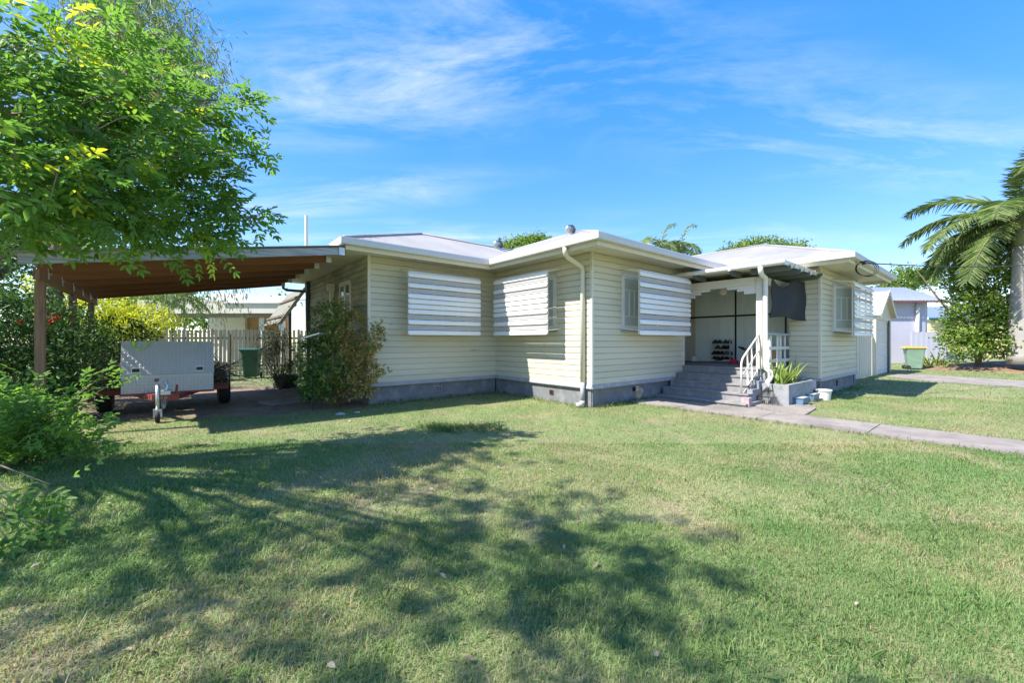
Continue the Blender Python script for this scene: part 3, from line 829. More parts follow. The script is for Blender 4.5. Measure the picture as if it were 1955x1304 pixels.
# planter box
pl = MB(); a0, a1, b0, b1 = 3.18, 5.06, -2.41, -1.915
pl.box(a0, a1, b0, b0+0.09, -0.05, 0.43); pl.box(a0, a0+0.09, b0+0.09, b1, -0.05, 0.43); pl.box(a0+0.09, a1, b1-0.02, b1, -0.05, 0.43); pl.box(a1-0.05, a1, b0+0.09, b1-0.02, -0.05, 0.43)
plo = pl.build('planter_wall', M_planter, house)
b = MB(); b.box(a0+0.09, a1-0.05, b0+0.09, b1-0.02, 0.0, 0.36); b.build('planter_soil', M_soil, plo)
# side awning behind the house corner
aw = MB()
n = 60
vs = []
for i in range(n+1):
    v_ = 8.15 + 3.0*i/n; wv = 0.012*math.sin(2*math.pi*i/4)
    vs += [(UL-0.02, v_, 2.98+wv), (UL-0.72, v_, 1.86+wv)]
aw.add(vs, [(2*i, 2*i+2, 2*i+3, 2*i+1) for i in range(n)])
awo = link('side_awning', aw.mesh('side_awning', mat('dull_green_corrugated', (.19, .19, .15), .8), True, fix=False), house)
b = MB(); b.bar((UL-0.0, 8.12, 3.02), (UL-0.76, 8.12, 1.81), 0.03, 0.09); b.build('barge_board', M_white, awo)
for t in (0.3, 0.8):
    b = MB(); u_, z_ = UL-0.02-0.7*t-.055, 2.98-1.12*t+0.02; b.box(u_-0.02, u_+0.03, 8.16, 11.1, z_-0.06, z_); b.build('batten', M_bark, awo)
b = MB(); b.box(UL-0.42, UL-0.34, 8.7, 8.78, 0, 2.40); b.build('awning_post', M_bark, awo)
b = MB(); b.tube([(UL-0.68, 8.06, 2.97), (UL-0.68, 8.06, 2.85), (UL-0.60, 8.06, 2.80), (UL-0.10, 8.06, 2.80)], 0.04, 8); b.build('downpipe', M_greendark, awo)

# ------------------------------------------------------------------ carport
cp = hthing('carport', 'timber carport with brown posts and rafters leaning off the house', 'carport', -7.73, 3.15)
def cl_(u, v): return u+7.73, v-3.15
for v in (3.15, 5.38, 7.36):
    x, y = cl_(-7.73, v); b = MB(); b.box(x-0.046, x+0.046, y-0.046, y+0.046, 0, 2.128); b.build('post', M_post, cp)
x, y0 = cl_(-7.73, 2.95); _, y1 = cl_(-7.73, 8.05)
b = MB(); b.box(x-0.03, x+0.03, y0, y1, 2.13, 2.266); b.build('beam', M_post, cp)
CS = (3.03-2.405)/3.75
def cz(u): return 3.03 + (u+3.95)*CS          # underside line of roof over u
for i, v in enumerate((2.52, 3.42, 4.32, 5.22, 6.12, 7.02, 7.92)):
    ua, ub = -7.80, -3.98
    if v > 3.2: ub = -3.80 - 0.16
    b = MB(); h = 0.13
    (xa, y), (xb, _) = cl_(ua, v), cl_(ub, v)
    b.add([(xa, y-0.025, cz(ua)-h), (xb, y-0.025, cz(ub)-h), (xb, y+0.025, cz(ub)-h), (xa, y+0.025, cz(ua)-h),
           (xa, y-0.025, cz(ua)), (xb, y-0.025, cz(ub)), (xb, y+0.025, cz(ub)), (xa, y+0.025, cz(ua))],
          [(0,3,2,1),(4,5,6,7),(0,1,5,4),(1,2,6,5),(2,3,7,6),(3,0,4,7)])
    ro = b.build('rafter', M_greywood if i == 0 else M_rafter, cp)
    b = MB(); b.box(xb-0.06, xb+0.035, y-0.045, y-0.028, cz(ub)-h-0.015, cz(ub)-0.01); b.box(xb+0.004, xb+0.036, y-0.0275, y+0.03, cz(ub)-h-0.015, cz(ub)-0.01); b.build('bracket', M_galv, ro)
    if i: b = MB(); xm, _ = cl_(-7.73, v); b.box(xm+0.031, xm+0.036, y-0.035, y+0.045, 2.19, 2.33); b.box(xm-0.02, xm+0.03, y+0.027, y+0.033, 2.268, 2.36); b.build('bracket', M_galv, ro)
vs = []; n = 300
for i in range(n+1):
    v = 2.44 + 5.7*i/n; wv = 0.008*math.sin(2*math.pi*v/0.076)
    for u in (-7.88, -3.86):
        x, y = cl_(u, v); vs.append((x, y, cz(u)+0.025+wv))
b = MB(); b.add(vs, [(2*i, 2*i+2, 2*i+3, 2*i+1) for i in range(n)])
link('roof_sheet', b.mesh('roof_sheet', M_galv, True, fix=False), cp)

# ------------------------------------------------------------------ trailer
TU, TV = -6.44, 5.38
tr = hthing('trailer', 'red box trailer with silver tread plate toolbox on the front', 'trailer', TU, TV)
def t_(u, v): return u-TU, v-TV
b = MB()
for dx in (-0.92, 0.92): b.box(dx-0.03, dx+0.03, -.5, 1.3, 0.36, 0.44)
for y in (-.5, -0.1, 0.5, 1.3): b.box(-0.95, 0.95, y-0.03, y+0.03, 0.355, 0.435)
ch = b.build('chassis', M_red, tr)
b = MB(); b.bar((-0.5, -0.50, 0.375), (-0.08, -1.80, 0.375), 0.05, 0.08); b.bar((0.5, -0.50, 0.375), (0.08, -1.80, 0.375), 0.05, 0.08); b.box(-0.17, 0.17, -1.86, -1.74, 0.35, 0.46)
dbar = b.build('drawbar', M_red, tr)
b = MB(); b.box(-0.96, 0.96, -0.52, 1.35, 0.441, 0.48); b.build('deck', M_rust, tr)
b = MB()
for s_ in (-1, 1): b.box(s_*0.955-0.012, s_*0.955+0.012, -0.3, 1.35, 0.481, 0.66)
b.box(-0.94, 0.94, 1.325, 1.349, 0.481, 0.66); b.build('side_panel', M_alum, tr)
for s_ in (-1, 1):
    w = MB(); w.lathe([(0.20, -0.10), (0.30, -0.10), (0.325, -0.07), (0.33, 0.0), (0.325, 0.07), (0.30, 0.10), (0.20, 0.10)], (0, 0, 0), 24)
    wo = w.build('wheel', M_rubber, tr, smooth=False); wo.location = (s_*0.88+0.0, 0.0, 0.33); wo.rotation_euler = (0, R(90), 0)
    if s_ > 0: wo.location = (0.90, 0, 0.33)
    w = MB(); w.lathe([(0.001, -0.05), (0.19, -0.06), (0.205, -0.09), (0.205, 0.09), (0.19, 0.06), (0.001, 0.05)], (0, 0, 0), 20); w.build('rim', M_galv, wo)
b = MB(); b.tube([(-0.85, 0, 0.33), (0.85, 0, 0.33)], 0.03, 8); b.build('axle', M_rust, tr)
# tool box: lower bin, overhanging lid with raked front
X0, X1, Y0, Y1 = -0.585, 0.665, -1.14, -0.58
b = MB(); b.box(X0, X1, Y0, Y1, 0.482, 0.73); b.box(X0, X1, Y0, -0.99, 0.42, 0.481); tb = b.build('toolbox', M_alum, tr)
b = MB(); b.prism([(Y0-0.012, 0.735), (Y0+0.20, 1.31), (Y1, 1.31), (Y1+0.012, 0.735)], 'x', X0-0.01, X1+0.01); lid = b.build('lid', M_alum, tb)
b = MB(); b.box(X0-0.012, X1+0.012, Y0-0.02, Y0-0.001, 0.385, 0.419); b.build('red_edge', M_red, tb)
b = MB(); b.box(X0+.004, X1-.004, Y0+.006, Y1-.01, .7301, .7349); b.build('lid_gap_shade', M_black, tb)  # black strip put in as the shade of the seam gap below the lid
# raised tread pattern: small diagonal lozenges on the lid's raked front and the lower face
tp = MB(); sl = Vector((0, 0.212, 0.575)).normalized()
def lozenge(mb, c, dx, dz):
    a = Vector(dx)*0.026; d_ = Vector(dz)*0.009; nn = Vector(dx).cross(Vector(dz)).normalized()*0.009
    if nn.y > 0: nn = -nn
    mb.add([c-a, c+d_+nn*0.2, c+a, c-d_+nn*0.2, c+nn], [(0,1,4),(1,2,4),(2,3,4),(3,0,4)])
for j in range(11):
    for i in range(24):
        x = X0+0.03+i*0.0518; q = 0.03+j*0.0525
        c = Vector((x, Y0-0.0125, 0.737)) + sl*q
        dg = 1 if (i+j) % 2 else -1
        ax = (Vector((1,0,0)) + sl*dg).normalized(); bx_ = (Vector((-1,0,0))*dg + sl).normalized()
        lozenge(tp, c, ax, bx_)
link('tread_pattern', tp.mesh('tread_pattern', M_alum, fix=False), lid)['kind'] = 'stuff'
tp = MB()
for j in range(5):
    for i in range(24):
        c = Vector((X0+0.03+i*0.0518, Y0-0.0005, 0.455+j*0.0525)); dg = 1 if (i+j) % 2 else -1
        ax = Vector((1,0,dg)).normalized(); bx_ = Vector((-dg,0,1)).normalized(); lozenge(tp, c, ax, bx_)
link('tread_pattern', tp.mesh('tread_pattern', M_alum, fix=False), tb)['kind'] = 'stuff'
for x in (-0.40, 0.46):
    b = MB(); c = Vector((x, Y0-0.014, 0.80))
    b.box(x-0.06, x+0.06, Y0-0.012, Y0+0.05, 0.765, 0.865); lt = b.build('latch', M_white, lid)
    b = MB(); b.box(x-0.048, x+0.048, Y0-0.018, Y0-0.0125, 0.785, 0.845); b.build('handle_recess', M_black, lt)
# jockey wheel, coupling, chain
b = MB(); b.tube([(-0.10, -1.88, 0.17), (-0.10, -1.88, 0.60)], 0.028, 10); b.tube([(-0.10, -1.88, 0.60), (-0.10, -1.88, 0.64), (-0.04, -1.90, 0.66)], 0.012, 8); jk = b.build('jockey_stand', M_galv, tr, smooth=True)
w = MB(); w.lathe([(0.02, -0.03), (0.085, -0.03), (0.095, 0.0), (0.085, 0.03), (0.02, 0.03)], (0,0,0), 18); jw = w.build('jockey_wheel', M_rubber, jk); jw.location = (-0.10, -1.90, 0.097); jw.rotation_euler = (0, R(90), 0)
b = MB(); b.box(-0.155, -0.125, -1.92, -1.86, 0.09, 0.2); b.box(-0.075, -0.045, -1.92, -1.86, 0.09, 0.2); b.box(-0.155, -0.045, -1.92, -1.84, 0.18, 0.22); b.build('wheel_fork', M_galv, jk)
b = MB(); b.box(-0.06, 0.06, -2.06, -1.80, 0.461, 0.52); b.tube([(0.0, -1.95, 0.52), (0.02, -1.93, 0.60), (0.0, -1.90, 0.66)], 0.02, 8); b.tube([(-0.09, -1.90, 0.64), (-0.06, -1.90, 0.70), (0.06, -1.90, 0.70), (0.09, -1.90, 0.63), (0.05, -1.90, 0.60)], 0.008, 6)
b.build('coupling', M_galv, tr)
b = MB(); b.box(-0.14, -0.08, -1.90, -1.86, 0.66, 0.71); b.tube([(0.13, -1.86, 0.46), (0.14, -1.88, 0.60)], 0.018, 8); b.build('brake_lever', M_red, tr)
for k in range(9):
    t = k/8; b = MB(); cx_, cz_ = -0.05+0.12*t*0.4, 0.40-0.16*math.sin(t*math.pi)
    pts = [(cx_+0.016*math.cos(a*math.pi/3), -1.87+(0.012 if k % 2 else 0)*math.sin(a*math.pi/3), cz_+0.02*math.sin(a*math.pi/3)) for a in range(7)]
    b.tube(pts, 0.004, 5); b.build('chain_link', M_galv, tr)
# lime ratchet strap lying over the lid
def ribbon(mb, pts, w, th=0.004, side=(1,0,0)):
    for a, c in zip(pts[:-1], pts[1:]): mb.bar(a, c, w, th)
    return mb
sp = hthing('ratchet_strap', 'lime green webbing strap looped over the trailer toolbox', 'strap', TU, TV)
b = MB()
ribbon(b, [(-0.52, -.90, 1.3125), (-0.36, -0.88, 1.32), (-0.1, -0.87, 1.3125), (0.10, -0.88, 1.3125)], 0.045)
ribbon(b, [(0.36, -0.85, 1.3125), (0.46, -0.87, 1.318), (0.54, -0.87, 1.3125)], 0.04)
b.build('strap_top', M_lime, sp)
b = MB(); ribbon(b, [(-0.40, -.90, 1.318), (-0.44, -.955, 1.318), (-0.44, -.985, 1.24), (-0.40, -1.012, 1.165), (-0.345, -1.012, 1.165), (-0.27, -.975, 1.26), (-0.225, -.95, 1.318)], 0.035, 0.006)
b.build('strap_loop', M_lime, sp)
# ------------------------------------------------------------------ leaves and plants
def np_mesh(name, verts, faces_n, material, tint=None, nper=None):
    """verts (N,3) float array; faces: (M,k) int array"""
    me = bpy.data.meshes.new(name)
    nv = len(verts); k = faces_n.shape[1]; nf = len(faces_n)
    me.vertices.add(nv); me.vertices.foreach_set('co', np.ascontiguousarray(verts, dtype=np.float32).ravel())
    me.loops.add(nf*k); me.loops.foreach_set('vertex_index', np.ascontiguousarray(faces_n, dtype=np.int32).ravel())
    me.polygons.add(nf)
    me.polygons.foreach_set('loop_start', np.arange(0, nf*k, k, dtype=np.int32))
    me.polygons.foreach_set('loop_total', np.full(nf, k, dtype=np.int32))
    me.update(calc_edges=True)
    if tint is not None:
        at = me.attributes.new('tint', 'FLOAT', 'POINT'); at.data.foreach_set('value', np.ascontiguousarray(tint, dtype=np.float32))
    me.materials.append(material)
    return me
def unit(a):
    return a / np.maximum(np.linalg.norm(a, axis=1, keepdims=True), 1e-9)
def leaves(P, D, Nn, L, Wd, tint, name, material, fold=0.25, curl=0.15):
    """oval leaves: base P, direction D, normal Nn, length L, width Wd"""
    P, D = np.asarray(P, float), unit(np.asarray(D, float))
    Nn = np.asarray(Nn, float); S = unit(np.cross(D, Nn)); Nn = np.cross(S, D)
    L = np.asarray(L, float)[:, None]; Wd = np.asarray(Wd, float)[:, None]
    n = len(P); v = np.empty((n, 6, 3))
    v[:, 0] = P
    v[:, 3] = P + D*L - Nn*L*curl
    for i, (t, w) in ((1, (0.34, 0.5)), (2, (0.74, 0.36))):
        c = P + D*L*t - Nn*L*curl*t*t
        v[:, i] = c + S*Wd*w + Nn*Wd*fold*w*2
        v[:, 6-i] = c - S*Wd*w + Nn*Wd*fold*w*2
    b = np.arange(n)[:, None]*6
    f = np.concatenate([b + np.array([[0, 1, 2, 3]]), b + np.array([[0, 3, 4, 5]])])
    return np_mesh(name, v.reshape(-1, 3), f, material, np.repeat(tint, 6))
def rand_dirs(n, up=0.0, spread=1.0):
    d = rng.normal(size=(n, 3)); d[:, 2] = d[:, 2]*spread + up
    return unit(d)
def clump_crown(ells, nclump, per, leafL, leafW, r_cl, tint_fn=None, shell=0.55, updir=0.25):
    """leaf arrays for a crown: clumps spread through ellipsoids (c, r), leaves round each clump"""
    vol = np.array([e[1][0]*e[1][1]*e[1][2] for e in ells]) ** 0.67; vol /= vol.sum()
    idx = rng.choice(len(ells), size=nclump, p=vol)
    d = rand_dirs(nclump); rad = rng.uniform(0, 1, nclump) ** (1/3.0)
    rad = shell + (1-shell)*rad
    rad *= rng.uniform(0.75, 1.12, nclump)
    C = np.array([ells[i][0] for i in idx]) + d*rad[:, None]*np.array([ells[i][1] for i in idx])
    out = d.copy()
    k = np.repeat(np.arange(nclump), per)
    P = C[k] + rng.normal(size=(nclump*per, 3))*r_cl*np.array([1, 1, 0.6])
    D = unit(out[k]*0.5 + rng.normal(size=(nclump*per, 3))*0.7 + np.array([0, 0, updir-0.2]))
    Nn = unit(rng.normal(size=(nclump*per, 3))*0.55 + np.array([0, 0, 1.0]))
    L = leafL*rng.uniform(0.65, 1.25, nclump*per); Wd = leafW*rng.uniform(0.7, 1.2, nclump*per)
    ct = rng.uniform(0, 1, nclump)
    T = np.clip(ct[k]*0.6 + rng.uniform(0, 0.4, nclump*per), 0, 1)
    if tint_fn is not None: T = tint_fn(P, T)
    return P, D, Nn, L, Wd, T
def trunk_mb(pts, radii, n=8): b = MB(); b.tube(pts, radii, n); return b
def limbs(mb, base, ells, n, r0=0.05, seed=1):
    rr = random.Random(seed); base = Vector(base)
    for i in range(n):
        c, r_ = rr.choice(ells)
        t = Vector((c[0]+rr.uniform(-.8,.8)*r_[0], c[1]+rr.uniform(-.8,.8)*r_[1], c[2]+rr.uniform(-.5,.8)*r_[2]))
        m_ = base.lerp(t, 0.5) + Vector((rr.uniform(-.12,.12), rr.uniform(-.12,.12), rr.uniform(0,.2)))*(t-base).length
        mb.tube([base, base.lerp(m_, 0.5)+Vector((0,0,0.02)), m_, m_.lerp(t, 0.55), t], [r0, r0*0.8, r0*0.55, r0*0.35, r0*0.12], 6)
def plant(name, label, cat, base, ells, nclump, per, leafL, leafW, r_cl, lm, trunk=None, nlimb=8, r0=0.03, bark=None, tint_fn=None, shell=0.5, group=None, crown_name='crown', limb_z=None):
    """ells in world coordinates"""
    base = Vector(base)
    t = thing(name, label, cat, base, group=group)
    le = [((Vector(c)-base).to_tuple(), r_) for c, r_ in ells]
    tb = MB()
    start = Vector((0, 0, 0))
    if trunk:
        pts = [Vector((0,0,-0.02))] + [Vector(p) for p in trunk[0]]
        tb.tube(pts, trunk[1], 8); start = pts[-1]
    limbs(tb, start, le, nlimb, r0, seed=hash(name) % 1000 if False else len(name)+nclump)
    to = tb.build('trunk' if trunk else 'stems', bark or M_bark, t, smooth=True)
    me = leaves(*clump_crown(le, nclump, per, leafL, leafW, r_cl, tint_fn, shell), crown_name, lm)
    link(crown_name, me, t)
    return t
def pinnate(P, A, Nn, L, npair, ll, lw, T, rs=None):
    """compound leaves -> leaflet arrays"""
    n = len(P); A = unit(A); S = unit(np.cross(A, Nn)); Nn = np.cross(S, A)
    oP, oD, oN, oL, oW, oT = [], [], [], [], [], []
    for i in range(npair):
        t = 0.25 + 0.72*i/max(npair-1, 1)
        droop = -0.18*t*t
        base = P + A*(L*t)[:, None] + Nn*(L*droop)[:, None]
        for s_ in (-1, 1):
            d = A*0.55 + S*s_*0.85 + rng.normal(size=(n, 3))*0.10 - np.array([0, 0, 0.12])
            oP.append(base); oD.append(d); oN.append(Nn + rng.normal(size=(n, 3))*0.18)
            sc = rng.uniform(0.8, 1.15, n)*(1.0 if i else 0.8)
            oL.append(ll*sc); oW.append(lw*sc); oT.append(np.clip(T + rng.normal(size=n)*0.05, 0, 1))
    oP.append(P + A*L[:, None] - Nn*(L*0.18)[:, None]); oD.append(A - np.array([0, 0, 0.2])); oN.append(Nn); oL.append(np.full(n, ll)); oW.append(np.full(n, lw)); oT.append(T)
    return (np.concatenate(oP), np.concatenate(oD), np.concatenate(oN), np.concatenate(oL), np.concatenate(oW), np.concatenate(oT))

# big foreground tree: trunk out of the frame to the left, limbs reaching over the yard
TB = Vector((-6.9, 3.3, 0))
btree = thing('leafy_tree', 'large tree with glossy compound leaves overhanging the carport roof', 'tree', TB)
FK = Vector((-6.6, 3.35, 2.4))
tb = MB(); tb.tube([TB+Vector((0,0,-.05)), TB+Vector((.05,0,.8)), TB+Vector((.2,.02,1.7)), FK], [0.19, 0.16, 0.145, 0.13], 12)
tips = []
def reach(px, py, Y): return W(px, py, Y)
limb_targets = [(458,188,4.3,0), (430,250,4.4,0), (462,298,4.5,0), (430,345,4.5,0), (490,415,4.8,0), (435,395,4.5,0), (415,320,4.3,0), (385,215,4.2,0), (300,172,3.7,0), (330,110,4.6,0), (230,60,4.0,0),
    (120,60,3.6,0), (60,190,3.2,0), (180,250,3.3,0), (110,330,3.0,0), (260,330,3.6,0), (340,300,3.9,0), (370,380,4.2,0), (300,400,3.8,0), (180,385,3.3,0),
    (80,400,3.1,0), (420,445,4.7,0), (340,440,4.3,0), (260,435,3.9,0), (130,415,3.5,0), (20,420,3.2,0), (400,470,4.7,0), (30,300,2.9,0), (150,150,3.6,0), (230,200,3.6,0), (30,90,3.2,0)]
twig_c = []      # (position, direction, radius of spread, n)
for (px, py, Y, _) in limb_targets:
    t = reach(px, py, Y)
    m1 = FK.lerp(t, 0.35) + Vector((0, 0, 0.35)); m2 = FK.lerp(t, 0.72) + Vector((0, 0, 0.22))
    tb.tube([FK, m1, m2, FK.lerp(t, 0.9)+Vector((0,0,0.07)), t], [0.05, 0.03, 0.014, 0.008, 0.003], 6)
    dirv = (t - m2).normalized()
    twig_c.append((t, dirv, 0.11, 15)); twig_c.append((FK.lerp(t, 0.9)+Vector((0,0,.05)), dirv, 0.18, 22)); twig_c.append((m2, dirv, 0.30, 19))
# canopy out of the frame, above and left of the camera: it throws the lawn's dappled shade
rr = random.Random(5)
for i in range(25):
    a = rr.uniform(0, 2*math.pi); q = math.sqrt(rr.uniform(0, 1))
    t = Vector((-5.1 + 2.1*q*math.cos(a), 0.75 + 2.0*q*math.sin(a), rr.uniform(4.3, 5.6)))
    if t.y > 0.15:
        pxx = CX + F_PX*t.x/t.y
        if pxx > -60 and HZ - F_PX*(t.z-CAM_H)/t.y > -60: continue
    m1 = FK.lerp(t, 0.4) + Vector((0, 0, 0.5))
    tb.tube([FK, m1, m1.lerp(t, .6)+Vector((0,0,.1)), t], [0.05, 0.03, 0.014, 0.004], 6)
    twig_c.append((t, (t-m1).normalized(), 0.34, 22)); twig_c.append((m1.lerp(t, .6), (t-m1).normalized(), 0.30, 8))
tb.v = [(x-TB.x, y-TB.y, z-TB.z) for x, y, z in tb.v]
tb.build('trunk', M_bark, btree, smooth=True)
PP, AA, TT = [], [], []
tw = MB()
for (c, d, r_, n) in twig_c:
    p = np.array(c) + rng.normal(size=(n, 3))*np.array([r_, r_, r_*0.75])
    a = unit(np.array(d)*0.7 + rng.normal(size=(n, 3))*0.55 + np.array([0, 0, -0.05]))
    PP.append(p); AA.append(a)
    base_t = rr.betavariate(1.6, 3.0)
    tt = np.clip(base_t*0.8 + rng.uniform(0, 0.25, n), 0, 0.86)
    if rr.random() < 0.16: 
        k = rng.random(n) < 0.25; tt[k] = rng.uniform(0.9, 1.0, k.sum())
    TT.append(tt)
    for i in range(0, n, 5):
        q = Vector(p[i]); tw.tube([Vector(c), Vector(c).lerp(q, .55)+Vector((0,0,.02)), q], [0.006, 0.004, 0.002], 4, cap=False)
PP, AA, TT = np.concatenate(PP), np.concatenate(AA), np.concatenate(TT)
NN = unit(rng.normal(size=PP.shape)*0.45 + np.array([-0.2, -0.2, 1.0]))
LL = rng.uniform(0.15, 0.26, len(PP))
arr = pinnate(PP - np.array(TB), AA, NN, LL, 4, 0.085, 0.034, TT)
link('crown', leaves(*arr, 'crown', L_main), btree)
tw.v = [(x-TB.x, y-TB.y, z-TB.z) for x, y, z in tw.v]
link('twigs', tw.mesh('twigs', M_twig, fix=False), btree)['kind'] = 'stuff'

# fine-leaved weeping tree behind it
wb = Vector((-9.8, 8.6, 0))
wtree = thing('weeping_tree', 'fine olive leaved weeping tree behind the leafy tree', 'tree', wb)
tb = MB(); tb.tube([(0,0,-.05), (.1,0,1.5), (.0,.1,3.0), (.3,0,4.6)], [0.16, 0.14, 0.11, 0.07], 10)
P_, D_ = [], []
for i in range(230):
    px = rr.uniform(150, 395); py = rr.uniform(-80, 330)
    if px > 300 and py < (px-300)*1.4 - 40: continue
    Y = rr.uniform(7.0, 9.2); t = W(px, py, Y) - wb
    tb.tube([(.2, 0, rr.uniform(2.2, 4.5)), Vector((.1,0,4.0)).lerp(t, .5)+Vector((0,0,.5)), t], [0.03, 0.012, 0.003], 5)
    n = 85
    q = np.array(t) + rng.normal(size=(n, 3))*np.array([.30, .30, .34]); P_.append(q)
    d = rng.normal(size=(n, 3))*0.45 + np.array([0.25, 0, -0.75]); D_.append(d)
for i in range(40):      # hanging curtains seen below the carport roof
    px = rr.uniform(200, 470); py = rr.uniform(480, 610); Y = rr.uniform(10.5, 12.5); t = W(px, py, Y) - wb
    n = 46; q = np.array(t) + rng.normal(size=(n, 3))*np.array([.22, .22, .38]); P_.append(q); D_.append(rng.normal(size=(n, 3))*0.22 + np.array([0.05, 0, -1.0]))
    tb.tube([(.3, 0, 4.4), Vector((.3,0,4.4)).lerp(t, .6)+Vector((0,0,.9)), t+Vector((0,0,.3)), t-Vector((0,0,.3))], [0.02, 0.008, 0.004, 0.002], 4)
P_, D_ = np.concatenate(P_), np.concatenate(D_); n = len(P_)
tb.build('trunk', M_bark, wtree, smooth=True)
link('crown', leaves(P_, D_, rand_dirs(n), rng.uniform(.10, .20, n), np.full(n, .02), np.clip(rng.normal(.5, .25, n), 0, 1), 'crown', L_fine, fold=.1), wtree)

# shrubs on the left boundary: dark hedge shrubs, sprawling compound-leaf bush in front, golden shrub
def e(px, py, Y, rpx, rpy=None, ry=0.6):
    c = W(px, py, Y); return (c.to_tuple(), (rpx/F_PX*Y, ry, (rpy or rpx)/F_PX*Y))
def groundbase(px, Y): return Vector(((px-CX)/F_PX*Y, Y, 0))
plant('boundary_shrub', 'dark green shrub behind the nearest carport post', 'shrub', groundbase(60, 6.6), [e(20, 640, 6.5, 110, 90), e(120, 690, 6.7, 90, 70), e(40, 730, 6.4, 100, 70), e(-60, 600, 6.3, 90, 110)], 520, 16, .085, .034, .10, L_dark, nlimb=16, r0=.025)
plant('boundary_shrub', 'dark green shrub filling the gap between the far carport posts', 'shrub', groundbase(170, 8.6), [e(170, 690, 8.5, 70, 50), e(215, 655, 8.8, 60, 60), e(120, 650, 8.9, 70, 70)], 320, 15, .085, .034, .10, L_dark, nlimb=12, r0=.025)
plant('red_flowering_shrub', 'leafy shrub with a few red flowers between the carport posts', 'shrub', groundbase(95, 7.6), [e(95, 620, 7.6, 60, 50), e(60, 590, 7.8, 60, 50)], 150, 14, .08, .032, .09, L_dark, nlimb=8, r0=.02)
fl = bpy.data.objects['red_flowering_shrub']
fp = [W(100, 610, 7.05), W(104, 602, 7.06), W(94, 614, 7.05), W(44, 613, 6.95), W(36, 616, 6.95), W(107, 608, 7.1)]
P_ = np.concatenate([np.array(p - fl.location) + rng.normal(size=(12, 3))*.025 for p in fp]); n = len(P_)
link('flowers', leaves(P_, rand_dirs(n, .2), rand_dirs(n, .5), np.full(n, .045), np.full(n, .035), rng.uniform(0, 1, n), 'flowers', L_redfl), fl)['kind'] = 'stuff'
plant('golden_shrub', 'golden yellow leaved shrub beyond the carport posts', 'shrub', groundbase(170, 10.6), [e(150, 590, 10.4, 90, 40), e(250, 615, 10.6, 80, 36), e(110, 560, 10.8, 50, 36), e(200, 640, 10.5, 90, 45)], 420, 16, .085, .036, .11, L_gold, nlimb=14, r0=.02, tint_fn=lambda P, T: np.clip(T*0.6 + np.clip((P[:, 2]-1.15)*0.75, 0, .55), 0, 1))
# sprawling bush in front of the first post
sb = groundbase(60, 4.6)
sbush = thing('sprawling_bush', 'low sprawling bush with compound leaves at the foot of the nearest carport post', 'bush', sb)
st_ = MB(); PP, AA, TT = [], [], []
for i in range(85):
    px = rr.gauss(30, 65); py = rr.uniform(752, 852); 
    if px > 150 and py < 770: continue
    if px > 135 or (px > 70 and py < 775): continue
    Y = rr.uniform(3.9, 5.0); t = W(px, py, Y); t.z = max(t.z, 0.10)
    m_ = sb.lerp(t, .5) + Vector((0, 0, .2)); st_.tube([sb, m_, t], [.012, .007, .003], 5)
    n = 15; p = np.array(t) + rng.normal(size=(n, 3))*np.array([.14, .14, .09]); p[:, 2] = np.maximum(p[:, 2], .05); PP.append(p)
    AA.append(unit(np.array((t-m_).normalized())*.6 + rng.normal(size=(n, 3))*.5 + np.array([0, 0, .15]))); TT.append(np.clip(rr.uniform(0, .6) + rng.uniform(0, .25, n), 0, .9))
for (px, py, Y) in ((40, 945, 2.65), (95, 925, 2.75), (20, 960, 2.6), (60, 1010, 2.6), (15, 1030, 2.5), (95, 1000, 2.7), (205, 850, 4.0), (170, 845, 4.1), (165, 738, 4.4), (190, 722, 4.6), (130, 745, 4.4), (205, 738, 4.7)):
    t = W(px, py, Y); t.z = max(t.z, .06)
    s0 = W(-160, 905, 3.0) if px < 120 and Y < 3 else sb
    m_ = s0.lerp(t, .6) + Vector((0, 0, .12)); st_.tube([s0, s0.lerp(m_, .5)+Vector((0,0,.05)), m_, t], [.012, .009, .006, .003], 6)
    n = 5; p = np.array(t) + rng.normal(size=(n, 3))*np.array([.06, .06, .035]); PP.append(p); AA.append(unit(np.array((t-m_).normalized())*.8 + rng.normal(size=(n, 3))*.45 + np.array([0, 0, .1]))); TT.append(rng.uniform(.1, .6, n))
s0 = W(-160, 905, 3.0); st_.tube([Vector((s0.x, s0.y, 0)), s0], [.02, .012], 6)
st_.tube([sb, sb.lerp(Vector((s0.x, s0.y, .02)), .5)+Vector((0,0,.06)), Vector((s0.x, s0.y, .02))], [.016, .014, .014], 6)
PP, AA, TT = np.concatenate(PP), np.concatenate(AA), np.concatenate(TT)
arr = pinnate(PP - np.array(sb), AA, unit(rng.normal(size=PP.shape)*.35 + np.array([0, -.2, 1])), rng.uniform(.12, .19, len(PP)), 3, .068, .03, TT)
link('foliage', leaves(*arr, 'foliage', L_main), sbush)
st_.v = [(x-sb.x, y-sb.y, z-sb.z) for x, y, z in st_.v]; st_.build('stems', M_twig, sbush, smooth=True)

